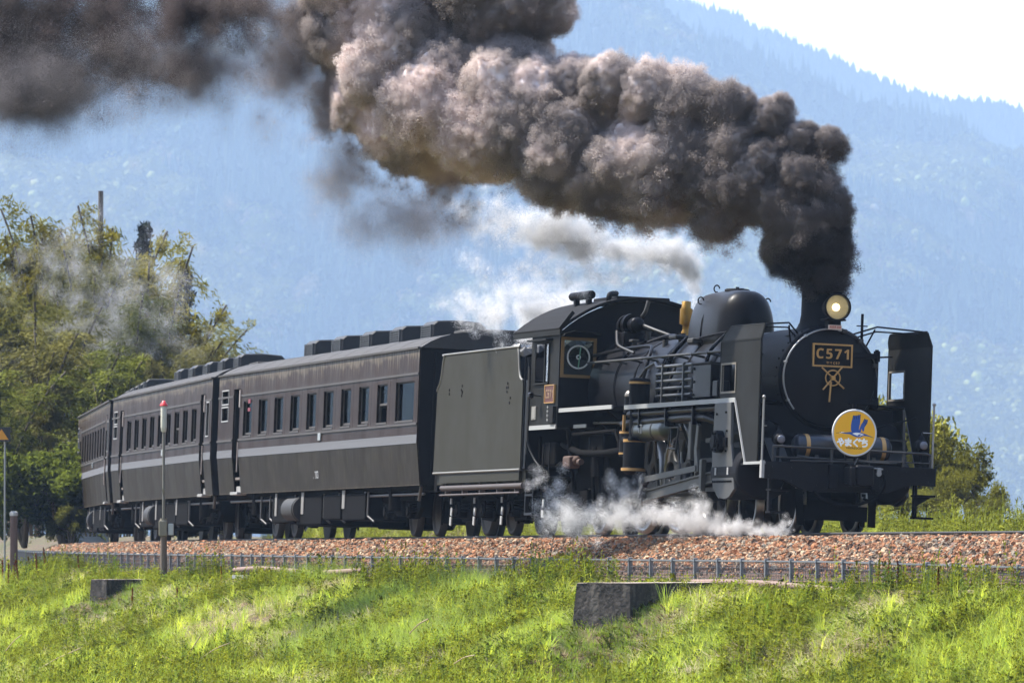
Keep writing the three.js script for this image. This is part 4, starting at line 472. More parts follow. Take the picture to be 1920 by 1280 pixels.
{
  const T = tender;
  const prof = [[-7.33, 1.06], [-7.24, 2.5], [-7.18, 2.56], [-7.06, 2.62], [-6.97, 2.74], [-6.86, 3.02], [-6.78, 3.1], [-6.7, 3.12], [-1.82, 3.12], [-1.7, 3.1], [-1.64, 3.0], [-1.56, 2.72], [-1.48, 2.6], [-1.38, 2.56], [-1.3, 2.55], [-1.3, 1.06]];
  const side = M(0.037, 0.0345, 0.026, 0.6, 0, { specularIntensity: 0.1, roughnessMap: roughTex });
  for (const s of [1, -1]) {
    const sh = mesh('side_sheet', slabXY(poly(prof), s * 1.36 - 0.012, s * 1.36 + 0.012), side, T);
    mesh('edge_bead', [tube(prof.slice(1, -1).map(([x, y]) => V(x, y, s * 1.372)), 0.02, 6, 120), rod(V(-7.33, 1.06, s * 1.37), V(-1.3, 1.06, s * 1.37), 0.02)], M(0.16, 0.155, 0.14, 0.5), sh);
    mesh('bolt_hole', bolts([[-6.35, 2.5], [-6.35, 2.43], [-5.45, 2.55], [-5.5, 2.48], [-5.44, 2.43], [-5.42, 2.45], [-5.47, 2.38], [-2.3, 2.52], [-2.36, 2.45], [-2.26, 2.45], [-2.34, 2.38], [-2.1, 2.27], [-2.14, 2.19]].map(([x, y]) => [x, y, s * 1.374]), 0.022, 0.02), mat.soot, sh);
  }
  mesh('water_tank', [slabXY(poly([[-7.3, 1.08], [-7.2, 2.5], [-7.0, 2.6], [-6.8, 2.95], [-1.75, 2.95], [-1.5, 2.56], [-1.32, 2.54], [-1.32, 1.08]]), -1.35, 1.35), box(-7.25, -6.9, 2.5, 2.75, -0.9, 0.9, 0.03), cylY(-6.9, 0.0, 2.7, 3.2, 0.28, 20)], mat.black, T);
  { const r = rng(5), gs = []; for (let i = 0; i < 260; i++) { const s = 0.07 + r() * 0.12, g = new THREE.IcosahedronGeometry(s, 0); const x = lerp(-6.4, -1.9, r()), z = lerp(-1.2, 1.2, r()); g.rotateX(r() * 6).rotateY(r() * 6).translate(x, 2.98 + 0.22 * Math.max(0, 1 - z * z / 1.3) * (0.5 + r() * 0.6), z); gs.push(g); } stuff('coal', gs, mat.coal, T); }
  mesh('frame', [box(-7.3, -1.2, 0.86, 1.05, -1.3, 1.3), both([box(-6.9, -1.4, 0.88, 1.04, 1.3, 1.36), box(-7.3, -1.1, 0.6, 0.9, 0.5, 0.58)])], side, T);
  mesh('pipe', both([path([V(-6.92, 0.8, 1.3), V(-1.3, 0.8, 1.3)], 0.05), ...[-6.6, -5.4, -4.2, -3.0, -1.8].map((x) => box(x - 0.02, x + 0.02, 0.66, 0.88, 1.22, 1.32)), rod(V(-6.9, 0.675, 1.34), V(-1.4, 0.68, 1.34), 0.016)]), M(0.07, 0.055, 0.05, 0.6), T);
  truck(T, -5.6, 1.75, 0.43, 'tender'); truck(T, -1.95, 1.75, 0.43, 'tender');
  mesh('reflector_tag', [-6.83, -5.18, -3.29].flatMap((x) => [bar(V(x, 0.33, 1.14), V(x + 0.03, 0.46, 1.14), 0.1, 0.02, V(1, 0, 0)), bar(V(x - 0.04, 0.16, 1.14), V(x - 0.02, 0.3, 1.14), 0.11, 0.02, V(1, 0, 0)), box(x - 0.03, x + 0.04, 0.53, 0.63, 1.14, 1.16)]), mat.trim, T);
  mesh('cab_end', [box(-1.3, -1.1, 1.06, 2.55, -1.34, 1.34, 0.02), box(-1.1, -0.6, 0.95, 1.05, -1.2, 1.2), rod(V(-1.12, 1.1, 1.38), V(-1.12, 2.95, 1.38), 0.016), tube([V(-0.95, 2.9, 1.36), V(-0.95, 1.6, 1.36), V(-0.7, 1.25, 1.3), V(-0.3, 0.95, 1.2), V(-0.25, 0.5, 1.15)], 0.02), box(-1.2, -0.7, 0.3, 0.34, 1.0, 1.3), box(-1.2, -0.7, 0.62, 0.65, 1.0, 1.3), bar(V(-1.2, 0.3, 1.28), V(-1.2, 1.0, 1.28), 0.04, 0.02, V(1, 0, 0)), bar(V(-0.7, 0.3, 1.28), V(-0.7, 1.0, 1.28), 0.04, 0.02, V(1, 0, 0))], mat.gloss, T);
  mesh('rear_buffer', [box(-7.5, -7.3, 0.75, 1.05, -1.3, 1.3), box(-7.9, -7.5, 0.75, 1.0, -0.15, 0.15, 0.04), tube([V(-7.4, 0.9, 0.4), V(-7.6, 0.5, 0.4), V(-7.9, 0.45, 0.4), V(-8.1, 0.9, 0.4)], 0.03)], mat.under, T);
}

// ---------------------------------------------------------------- the coaches
const dirtBump = tex(512, 256, (u, v) => 0.5 + 0.5 * (pf(u, v * 0.5, 6, 77, 3) - 0.5));
const coachMap = tex(1024, 512, (u, v) => { // v runs from the skirt (0.87 m) to the gutter (3.27 m): rain streaks, worn paint, lime under the gutter
  const h = 0.87 + v * 2.4, st = pn(u, v * 0.06, 220, 5) * 0.6 + pn(u, v * 0.1, 90, 6) * 0.4, big = pf(u, v, 5, 8, 5);
  let b = [0.027, 0.0155, 0.011]; const k = 0.75 + 0.55 * big + 0.35 * (st - 0.5); b = b.map((c) => c * k);
  if (h < 1.6) { b = [0.0165 * k, 0.0115 * k, 0.0085 * k]; const m = clamp((st - 0.52) * 2.4, 0, 1) * 0.4; b = b.map((c, i) => lerp(c, [0.06, 0.058, 0.03][i], m)); }
  if (h > 2.85) { const front = 0.27 - 0.28 * pf(u, 0.3, 12, 21, 3) + 0.1 * (pn(u, 0.2, 60, 4) - 0.5), d = 3.27 - h; const m = sstep(front + 0.03, front - 0.05, d) * (0.35 + 0.65 * sstep(0.35, 0.75, st)) + sstep(0.6, 0.85, pn(u, 0.1, 160, 44)) * sstep(0.45, 0.1, d) * 0.8; b = b.map((c, i) => lerp(c, [0.26, 0.22, 0.16][i], clamp(m, 0, 1) * 0.42)); }
  const e = Math.exp(-Math.abs(h - 1.97) * 30) + Math.exp(-Math.abs(h - 2.83) * 24); const m2 = clamp(e * (0.1 + st), 0, 1) * 0.32; b = b.map((c, i) => lerp(c, [0.15, 0.12, 0.1][i], m2));
  return b.map((c) => Math.pow(clamp(c, 0, 1), 1 / 2.2));
}, true);
coachMap.repeat.set(1 / 7.3, 1 / 2.4); coachMap.offset.set(0, -0.87 / 2.4); coachMap.needsUpdate = true;
const coachSide = new THREE.MeshPhysicalMaterial({ map: coachMap, roughness: 0.5, specularIntensity: 0.1, roughnessMap: roughTex, bumpMap: dirtBump, bumpScale: 0.003, side: THREE.DoubleSide });
dirtBump.repeat.set(0.5, 0.5);
const roofMat = M(0.04, 0.035, 0.031, 0.8, 0, { bumpMap: oil, bumpScale: 0.01 }), acMat = M(0.012, 0.012, 0.013, 0.6), paneMat = new THREE.MeshPhysicalMaterial({ color: 0xb8c0bd, transmission: 1, thickness: 0, roughness: 0.03, ior: 1.5, specularIntensity: 0.28, side: THREE.DoubleSide }), trimC = M(0.05, 0.042, 0.036, 0.6), stripeM = M(0.105, 0.107, 0.115, 0.8, 0, { bumpMap: dirtBump, bumpScale: 0.006 }), seatM = M(0.03, 0.035, 0.06, 0.9);
function makeCoach(label, frontDoor) {
  const C = thing('passenger_coach', label, 'coach', 'passenger coaches of the train'), XE = -20.5, X0 = -0.05;
  const wins = []; // [x0, x1, kind]
  if (frontDoor) for (let i = 0; i < 9; i++) wins.push([-3.72 - i * 1.67, -2.82 - i * 1.67, i === 2 ? 'half' : 'full']);
  else { wins.push([-2.05, -0.42, 'wide']); for (let i = 0; i < 9; i++) wins.push([-3.76 - i * 1.727, -2.82 - i * 1.727, i === 0 ? 'half' : 'full']); }
  const doors = [[-18.75, -18.02]]; if (frontDoor) doors.push([-2.1, -1.35]);
  const small = [[-20.05, -19.3, 2.36, 2.62], [-20.05, -19.3, 2.7, 2.96]]; if (frontDoor) small.push([-0.95, -0.45, 2.1, 2.78]);
  for (const s of [1, -1]) {
    const holes = [...wins.map((w) => rect(w[0], w[1], 2.0, 2.71)), ...doors.map((d) => rect(d[0], d[1], 1.6001, 2.98)), ...small.map((w) => rect(...w))];
    const up = slabXY(poly(rect(XE, X0, 1.6, 3.27), holes), s * 1.45 - 0.02, s * 1.45 + 0.02);
    const xs = [XE, ...doors.flat().sort((a, b) => a - b), X0], low = [];
    for (let i = 0; i < xs.length; i += 2) { const g = slabXY(poly(rect(xs[i], xs[i + 1], 0.86, 1.6)), -0.015, 0.015).translate(0, -1.6, 0).rotateX(s * 0.11).translate(0, 1.6, s * 1.45); low.push(g); }
    const bs = mesh('body_side', [up, ...low], coachSide, C);
    mesh('white_stripe', (() => { const o = []; for (let i = 0; i < xs.length; i += 2) o.push(box(xs[i], xs[i + 1], 1.6, 1.755, s * 1.4715 - 0.0015, s * 1.4715 + 0.0015)); return o; })(), stripeM, bs);
    mesh('belt_rail', (() => { const o = []; for (let i = 0; i < xs.length; i += 2) o.push(box(xs[i], xs[i + 1], 1.925, 1.965, s * 1.48 - 0.01, s * 1.48 + 0.01)); let xs2 = [XE, -18.75, -18.02, ...(frontDoor ? [-2.1, -1.35] : []), X0]; for (let i = 0; i < xs2.length; i += 2) o.push(box(xs2[i], xs2[i + 1], 2.81, 2.85, s * 1.478 - 0.008, s * 1.478 + 0.008)); return o; })(), trimC, bs);
    mesh('gutter', [box(XE, X0, 3.26, 3.3, s * 1.475 - 0.03, s * 1.475 + 0.03)], roofMat, bs);
    mesh('seam', wins.flatMap((w) => [box(w[0] - 0.012, w[0] - 0.004, 1.97, 2.8, s * 1.4705 - 0.001, s * 1.4705 + 0.001), box(w[1] + 0.24, w[1] + 0.248, 1.97, 2.8, s * 1.4705 - 0.001, s * 1.4705 + 0.001)]), mat.soot, bs);
    for (const [x0, x1, kind] of wins) {
      const w = mesh('window', [box(x0 + 0.0, x0 + 0.03, 2.02, 2.69, s * 1.405 - 0.02, s * 1.405 + 0.02), box(x1 - 0.03, x1, 2.02, 2.69, s * 1.405 - 0.02, s * 1.405 + 0.02), box(x0, x1, 2.69, 2.71, s * 1.41 - 0.03, s * 1.41 + 0.03), box(x0 - 0.01, x1 + 0.01, 1.985, 2.02, s * 1.43 - 0.05, s * 1.43 + 0.05)], trimC, C);
      if (kind === 'half') mesh('pane', [box(x0 + 0.03, x1 - 0.03, 2.35, 2.69, s * 1.405 - 0.004, s * 1.405 + 0.004)], paneMat, w), mesh('sash_bar', [box(x0 + 0.03, x1 - 0.03, 2.33, 2.37, s * 1.405 - 0.018, s * 1.405 + 0.018)], trimC, w);
      else { mesh('pane', box(x0 + 0.03, x1 - 0.03, 2.02, 2.69, s * 1.405 - 0.004, s * 1.405 + 0.004), paneMat, w); if (kind === 'full') mesh('sash_bar', [box(x0 + 0.03, x1 - 0.03, 2.04, 2.08, s * 1.405 - 0.014, s * 1.405 + 0.014)], trimC, w); }
    }
    for (const [x0, x1, y0, y1] of small) { const w = mesh('small_window', [box(x0 - 0.02, x1 + 0.02, y1, y1 + 0.025, s * 1.465 - 0.02, s * 1.465 + 0.02), box(x0 - 0.02, x1 + 0.02, y0 - 0.025, y0, s * 1.465 - 0.02, s * 1.465 + 0.02), box(x0 - 0.025, x0, y0, y1, s * 1.465 - 0.02, s * 1.465 + 0.02), box(x1, x1 + 0.025, y0, y1, s * 1.465 - 0.02, s * 1.465 + 0.02)], M(0.3, 0.29, 0.27, 0.45), C); mesh('pane', box(x0, x1, y0, y1, s * 1.42 - 0.004, s * 1.42 + 0.004), paneMat, w); }
    for (const [x0, x1] of doors) {
      const d = mesh('door', [box(x0 + 0.02, x1 - 0.02, 1.02, 2.96, s * 1.27 - 0.015, s * 1.27 + 0.015), box(x0, x0 + 0.03, 1.62, 2.98, s * 1.37 - 0.06, s * 1.37 + 0.06), box(x1 - 0.03, x1, 1.62, 2.98, s * 1.37 - 0.06, s * 1.37 + 0.06)], mat.soot, C);
      mesh('door_step', [box(x0 - 0.04, x1 + 0.04, 0.84, 0.9, s * 1.37 - 0.1, s * 1.37 + 0.1, 0.01), box(x0, x1, 0.88, 1.02, s * 1.2 - 0.15, s * 1.2 + 0.15)], M(0.26, 0.25, 0.23, 0.5), d);
      mesh('handrail', [rod(V(x1 + 0.08, 1.3, s * 1.5), V(x1 + 0.08, 1.9, s * 1.5), 0.014), box(x1 + 0.05, x1 + 0.14, 2.6, 2.95, s * 1.47, s * 1.5)], M(0.3, 0.25, 0.22, 0.5), d);
    }
    mesh('destination_plate', [box(-9.3, -9.05, 1.79, 1.93, s * 1.47, s * 1.5, 0.008)], M(0.24, 0.26, 0.26, 0.5), bs);
    if (!frontDoor) { const t = letters('703', 0.14, 0.006, 0.03); if (s < 0) t.rotateY(Math.PI); mesh('car_number', [t.rotateX(s * 0.11).translate(-9.65, 1.15, s * 1.42), box(-10.05, -9.97, 1.13, 1.15, s * 1.402, s * 1.412), box(-10.02, -10.0, 1.08, 1.2, s * 1.402, s * 1.412), box(-10.08, -9.95, 1.18, 1.2, s * 1.402, s * 1.412)], M(0.3, 0.3, 0.3, 0.6), bs); mesh('red_sign', [box(-17.0, -16.75, 2.66, 2.74, s * 1.472, s * 1.485), box(-17.02, -16.74, 2.5, 2.57, s * 1.472, s * 1.485)], M(0.16, 0.012, 0.02, 0.5), bs); }
  }
  const rp = []; for (let i = 0; i <= 16; i++) { const a = lerp(-1, 1, i / 16); rp.push([a * 1.47, 3.28 + 0.33 * (1 - Math.pow(Math.abs(a), 3.4))]); }
  mesh('roof', [slabZY(poly(rp), XE - 0.05, X0 + 0.05, 0), ...Array.from({ length: 12 }, (_, i) => { const x = X0 - 0.4 - i * 1.75; return slabZY(poly([...rp.map(([z, y]) => [z, y + 0.003]), [1.47, 3.27], [-1.47, 3.27]]), x - 0.03, x + 0.03); }), box(-1.6, -0.05, 3.6, 3.66, -0.55, 0.55, 0.02)], roofMat, C);
  for (let i = 0; i < 5; i++) {
    const x = -4.3 - i * 2.9; const a = mesh('roof_air_conditioner', [slabZY(poly([[0.48, 3.5], [0.48, 3.86], [0.4, 3.93], [0, 3.955], [-0.4, 3.93], [-0.48, 3.86], [-0.48, 3.5]]), x - 0.5, x + 0.5, 0.02), box(x - 0.55, x + 0.55, 3.55, 3.62, -0.54, 0.54)], acMat, C);
    for (let j = 0; j < 6; j++) pair('louvre', ([box(x - 0.4, x + 0.4, 3.625 + j * 0.04, 3.64 + j * 0.04, 0.485, 0.51), ...(j === 0 ? [box(x - 0.44, x - 0.4, 3.62, 3.86, 0.484, 0.512), box(x + 0.4, x + 0.44, 3.62, 3.86, 0.484, 0.512)] : [])]), M(0.05, 0.05, 0.05, 0.5), a);
  }
  for (const x of [X0, XE]) { const o = x === X0 ? 1 : -1; mesh('end_wall', [slabZY(poly([[1.44, 1.6], ...rp.slice().reverse().map(([z, y]) => [z * 0.985, y - 0.015]), [-1.44, 1.6], [-1.36, 0.87], [1.36, 0.87]], [rect(-0.4, 0.4, 1.1, 3.0)]), x - 0.02, x + 0.02), box(x, x + o * 0.28, 1.05, 3.15, -0.52, -0.42, 0.03), box(x, x + o * 0.28, 1.05, 3.15, 0.42, 0.52, 0.03), box(x, x + o * 0.28, 3.05, 3.2, -0.52, 0.52, 0.03), box(x, x + o * 0.03, 1.1, 3.0, -0.4, 0.4), rod(V(x + o * 0.06, 1.0, 1.2), V(x + o * 0.06, 3.2, 1.2), 0.02), box(x, x + o * 0.05, 2.3, 2.5, 0.9, 1.05)], mat.soot, C); mesh('coupler', [box(x, x + o * 0.42, 0.75, 1.0, -0.13, 0.13, 0.04), tube([V(x, 0.9, 0.5), V(x + o * 0.2, 0.55, 0.5), V(x + o * 0.4, 0.5, 0.48)], 0.03)], mat.under, C); }
  mesh('interior', [box(XE + 0.05, X0 - 0.05, 1.15, 1.2, -1.38, 1.38), box(XE + 0.05, X0 - 0.05, 3.0, 3.03, -1.38, 1.38), box(-18.0, -17.95, 1.2, 3.0, -1.38, 1.38), box(-2.3, -2.25, 1.2, 3.0, -1.38, 1.38)], M(0.12, 0.1, 0.085, 0.8), C);
  for (let i = 0; i < 17; i++) pair('seat', ([box(-3.2 - i * 0.86, -3.08 - i * 0.86, 1.2, 2.3, 0.4, 1.34, 0.03), box(-3.5 - i * 0.86, -2.8 - i * 0.86, 1.5, 1.62, 0.4, 1.34, 0.03)]), seatM, C);
  truck(C, -3.3, 2.1, 0.43, 'coach'); truck(C, -17.25, 2.1, 0.43, 'coach');
  mesh('underframe', [box(-20.4, -0.1, 0.78, 0.92, -1.25, 1.25), box(-15.0, -5.6, 0.7, 0.8, -0.25, 0.25)], mat.under, C);
  for (const g of [box(-7.6, -5.4, 0.28, 0.78, 0.3, 1.3, 0.03), box(-9.5, -7.8, 0.3, 0.78, 0.3, 1.3, 0.03), box(-12.3, -9.7, 0.2, 0.78, 0.3, 1.3, 0.05), box(-14.9, -12.5, 0.26, 0.78, 0.5, 1.3, 0.03)]) pair('equipment_box', g, mat.under, C);
  mesh('generator_tank', [cylX(-13.2, -11.9, 0.52, 1.2, 0.24, 24), torusX(-11.92, 0.52, 1.2, 0.22, 0.02, 24), torusX(-12.0, 0.52, 1.2, 0.24, 0.02, 24)], M(0.02, 0.019, 0.018, 0.7), C);
  { const wp = M(0.18, 0.17, 0.155, 0.6); for (const g of [box(-7.55, -7.3, 0.5, 0.84, 1.305, 1.32), box(-11.7, -11.45, 0.42, 0.84, 1.305, 1.32), box(-14.5, -14.3, 0.4, 0.84, 1.305, 1.32)]) pair('white_plate', g, wp, C); }
  mesh('under_pipe', both([path([V(-20, 0.72, 1.22), V(-0.4, 0.72, 1.22)], 0.025), ...[-5.2, -8.0, -9.5, -12.5, -15.2, -16.2].map((x) => path([V(x, 0.8, 1.28), V(x, 0.35, 1.28), V(x + 0.2, 0.25, 1.2)], 0.02)), path([V(-0.3, 0.85, 1.3), V(-0.45, 0.6, 1.3)], 0.03), box(-5.6, -5.5, 0.3, 0.8, 1.1, 1.28)]), M(0.08, 0.075, 0.07, 0.5), C);
  return C;
}
const coach1 = makeCoach('dark brown coach with one wide front window directly behind the tender', false);
onTrack(coach1, -20.0, -23.25, -37.55);
const coach2 = makeCoach('second dark brown coach from the engine, between the first and the last coach', true);
onTrack(coach2, -41.3, -44.55, -58.85);
const coach3 = copyThing(coach2, 'last dark brown coach, smallest in view beside the trees at the tail of the train');
onTrack(coach3, -62.6, -65.85, -80.15);
// ---------------------------------------------------------------- mountains
function leafMat(r, g, b, tr = 0.45, rough = 0.9) { const m = new THREE.MeshPhysicalMaterial({ roughness: rough, transmission: tr, thickness: 0, side: THREE.DoubleSide, specularIntensity: 0.5 }); m.color.setRGB(r, g, b); return m; }
function tris(n, fn) { // n small leaves: fn(i) gives [centre, along, across]
  const p = new Float32Array(n * 18), nn = new Float32Array(n * 18); const u = V(0, 0, 0);
  for (let i = 0; i < n; i++) { const [c, a, b] = fn(i); u.copy(a).cross(b).normalize(); const A = [c.x - a.x, c.y - a.y, c.z - a.z], B = [c.x + b.x, c.y + b.y, c.z + b.z], C = [c.x + a.x, c.y + a.y, c.z + a.z], D = [c.x - b.x, c.y - b.y, c.z - b.z]; p.set([...A, ...B, ...C, ...A, ...C, ...D], i * 18); for (let k = 0; k < 6; k++) nn.set([u.x, u.y, u.z], i * 18 + k * 3); }
  const g = new THREE.BufferGeometry(); g.setAttribute('position', new THREE.BufferAttribute(p, 3)); g.setAttribute('normal', new THREE.BufferAttribute(nn, 3)); return g;
}
const rdir = (r) => { const z = r() * 2 - 1, a = r() * 6.2832, q = Math.sqrt(1 - z * z); return V(q * Math.cos(a), z, q * Math.sin(a)); };
function scatter(name, geo, m, list, label, category) { const o = new THREE.InstancedMesh(geo, m, list.length); list.forEach(([a, c], i) => { o.setMatrixAt(i, a); if (c) o.setColorAt(i, c); }); o.name = numbered(name); o.castShadow = o.receiveShadow = true; o.userData = { kind: 'stuff', label, category }; scene.add(o); return o; }
const line = (pts, x) => { if (x <= pts[0][0]) return pts[0][1]; for (let i = 1; i < pts.length; i++) if (x <= pts[i][0]) { const t = (x - pts[i - 1][0]) / (pts[i][0] - pts[i - 1][0]); return lerp(pts[i - 1][1], pts[i][1], t * t * (3 - 2 * t) * 0.4 + t * 0.6); } return pts.at(-1)[1]; };
{
  const MS = 3.7; // everything here is laid out at a fraction of its size
  // crest lines as [metres across, metres high]
  const FRONT = [[-900, 60], [-420, 150], [-190, 178], [-60, 166], [10, 152], [55, 136], [75, 125.5], [94, 115.5], [116, 107.5], [133, 101], [186, 78], [330, 46], [900, 14]];
  const BACK = [[-1200, 120], [-300, 262], [-110, 246], [7, 203], [67, 178.5], [96, 167.5], [120.5, 156], [142, 149], [156, 148.5], [170, 146], [220, 133], [420, 90], [1200, 40]];
  const hF = (x, z) => { const t = clamp((z - 1380) / 470, 0, 1.6), c = line(FRONT, x), q = t < 1 ? Math.pow(t, 0.92) : 1 - (t - 1) * 1.1; return Math.max(-3, c * q + (fbm(x * 0.012, z * 0.008, 2, 3) - 0.5) * 46 * sstep(0, 0.3, t) * (1 - 0.75 * sstep(0.75, 1, t)) + (noise(x * 0.035 + z * 0.012, z * 0.01, 7) - 0.5) * 14 * sstep(0, 0.2, t)); };
  const hB = (x, z) => { const t = clamp((z - 1950) / 330, 0, 1.6), c = line(BACK, x); return Math.max(-3, c * (t < 1 ? t : 1 - (t - 1) * 0.9) + (noise(x * 0.03, z * 0.02, 17) - 0.5) * 12 * (1 - sstep(0.7, 1, t))); };
  const slope = (f, x0, x1, z0, z1, nx, nz, name, m) => { const g = new THREE.PlaneGeometry(1, 1, nx, nz), p = g.attributes.position; for (let i = 0; i < p.count; i++) { const x = lerp(x0, x1, p.getX(i) + 0.5), z = lerp(z0, z1, p.getY(i) + 0.5); p.setXYZ(i, x * MS, f(x, z) * MS, -z * MS); } g.computeVertexNormals(); struct(name, g, m); };
  slope(hF, -900, 900, 1360, 2100, 180, 60, 'mountain', M(0.05, 0.06, 0.025, 1)); slope(hB, -1200, 1200, 1930, 2750, 160, 40, 'mountain', M(0.03, 0.045, 0.025, 1));
  const r = rng(77), crown = (seed, n, leaf) => { const q = rng(seed), lobes = []; for (let i = 0; i < 9; i++) { const d = rdir(q); lobes.push([V(d.x * 0.55, 0.55 + d.y * 0.35, d.z * 0.55), 0.32 + q() * 0.25]); } return join([tris(n, () => { const [c, s] = lobes[Math.floor(q() * 9)], d = rdir(q); if (d.y < -0.3) d.y *= -1; const o = c.clone().addScaledVector(d, s * (0.8 + 0.3 * q())), a = rdir(q).multiplyScalar(leaf), b = rdir(q).multiplyScalar(leaf); return [o, a, b]; }), ...lobes.map(([c, s]) => new THREE.IcosahedronGeometry(s * 0.5, 1).translate(c.x, c.y, c.z))]); };
  const crowns = [crown(1, 520, 0.07), crown(2, 520, 0.07), crown(3, 640, 0.06)], cone = (() => { const gs = []; for (let k = 0; k < 7; k++) { const g = new THREE.ConeGeometry(0.34 * (1 - k / 8.2), 0.34, 9, 1, true).translate(0, 0.2 + k * 0.125, 0), p = g.attributes.position; for (let i = 0; i < p.count; i++) { const n = 0.75 + 0.5 * hash3(i, k, 3); p.setX(i, p.getX(i) * n); p.setZ(i, p.getZ(i) * n); } g.computeVertexNormals(); gs.push(g); } return join(gs); })();
  const lists = [[], [], []], cl = [], d = new THREE.Object3D(), C = (a, b, c) => new THREE.Color().setRGB(a, b, c);
  for (let i = 0; i < 40000; i++) {
    const z = 1385 + 475 * r(), x = (r() * 2 - 1) * (0.083 * z + 30), y = hF(x, z); if (y < -1) continue;
    const kind = fbm(x * 0.02 + 9, y * 0.025, z * 0.014, 3) * 2.1 - 0.55 + (r() - 0.5) * 0.14, s = MS * (2.0 + 2.6 * r()), v = 0.75 + 0.5 * r(); d.position.set(x, y - 0.4, -z).multiplyScalar(MS); d.rotation.set(0, r() * 6.3, 0);
    let c; if (kind > 0.6) c = C(0.47 * v, 0.49 * v, 0.1 * v); else if (kind > 0.52) c = C(0.36 * v, 0.41 * v, 0.08 * v); else if (kind > 0.49) c = C(0.38 * v, 0.32 * v, 0.18 * v); else if (kind > 0.43) c = C(0.17 * v, 0.23 * v, 0.05 * v); else c = C(0.045 * v, 0.07 * v, 0.035 * v);
    if (kind < 0.4 && r() < 0.6) { d.scale.set(s * 1.1, s * 2.2, s * 1.1); d.updateMatrix(); cl.push([d.matrix.clone(), C(0.03 * v, 0.05 * v, 0.03 * v)]); } else { d.scale.set(s, s * (0.85 + 0.5 * r()), s); d.updateMatrix(); lists[Math.floor(r() * 3)].push([d.matrix.clone(), c]); }
  }
  for (let i = 0; i < 30000; i++) { const z = 1960 + 345 * Math.sqrt(r()), x = (r() * 2 - 1) * (0.083 * z + 40), s = MS * (1.5 + 1.3 * r()), v = 0.7 + 0.6 * r(); d.position.set(x, hB(x, z) - 0.5, -z).multiplyScalar(MS); d.rotation.set(0, r() * 6.3, 0); d.scale.set(s * 1.3, s * (1.0 + 0.6 * r()), s * 1.3); d.updateMatrix(); cl.push([d.matrix.clone(), C(0.03 * v, 0.05 * v, 0.03 * v)]); }
  const fm = leafMat(1, 1, 1, 0.62, 0.95);
  lists.forEach((L, k) => scatter('mountain_forest', crowns[k], fm, L, ['pale spring-green broadleaf woods on the hazy mountain side', 'yellowish broadleaf woods mixed over the hazy mountain side', 'fine-leaved broadleaf woods over the hazy mountain side'][k], 'woods'));
  { // wooded hills close the valley on the other sides, out of the frame
    const g = new THREE.PlaneGeometry(1, 1, 120, 16), p = g.attributes.position; for (let i = 0; i < p.count; i++) { const a = lerp(0.42, 5.86, p.getX(i) + 0.5), t = p.getY(i) + 0.5, R = 900 + 1500 * t, y = 380 * Math.sin(Math.PI * Math.min(1, t * 0.9)) * (0.65 + 0.7 * noise(a * 3.1, t * 2, 4)) * sstep(0, 0.1, p.getX(i) + 0.5) * sstep(1, 0.9, p.getX(i) + 0.5) - 3; p.setXYZ(i, -Math.sin(a) * R, y, -Math.cos(a) * R); } g.computeVertexNormals(); struct('hills', g, M(0.035, 0.05, 0.02, 1)); }
  scatter('conifer_forest', cone, new THREE.MeshStandardMaterial({ roughness: 1 }), cl, 'dark blue-hazed conifer woods along the mountain ridge', 'woods');
}
// ---------------------------------------------------------------- trees beside the line
const bark = M(0.09, 0.07, 0.05, 0.95, 0, { bumpMap: oil, bumpScale: 0.02 });
function bambooTree(seed, tint) { // one plume of bamboo, 10 m high: leaning culms with drooping sprays of narrow leaves
  const r = rng(seed), culms = [], sprays = [];
  for (let k = 0; k < 5; k++) { const a = r() * 6.3, b = 0.5 + r() * 1.3, h = 8.2 + r() * 1.8, o = V((r() - 0.5) * 0.8, 0, (r() - 0.5) * 0.8), pts = []; for (let i = 0; i <= 8; i++) { const t = i / 8; pts.push(V(o.x + Math.cos(a) * b * t * t * 1.3, h * (t - 0.12 * t * t * t), o.z + Math.sin(a) * b * t * t * 1.3)); } culms.push(tube(pts, 0.035, 5, 16)); const cu = new THREE.CatmullRomCurve3(pts); for (let j = 0; j < 46; j++) { const t = 0.08 + 0.92 * Math.pow(j / 46, 0.8), p = cu.getPoint(Math.min(1, t)), d = rdir(r); d.y = Math.abs(d.y) * 0.45; const L = (0.6 + 1.0 * r()) * (1.3 - 0.5 * t); sprays.push([p, d.normalize(), L]); } }
  const leaves = []; for (const [p, d, L] of sprays) for (let i = 0; i < 50; i++) { const t = Math.pow(r(), 0.7), q = p.clone().addScaledVector(d, L * t); q.y -= 0.55 * L * t * t; q.x += (r() - 0.5) * 0.34; q.y += (r() - 0.5) * 0.3; q.z += (r() - 0.5) * 0.34; const a = d.clone().multiplyScalar(0.6).add(rdir(r).multiplyScalar(0.5)); a.y -= 0.55; a.normalize(); const b = a.clone().cross(rdir(r)).normalize(); leaves.push([q, a.multiplyScalar(0.08 + 0.055 * r()), b.multiplyScalar(0.019 + 0.01 * r())]); }
  return { trunk: join(culms), crown: tris(leaves.length, (i) => leaves[i]) };
}
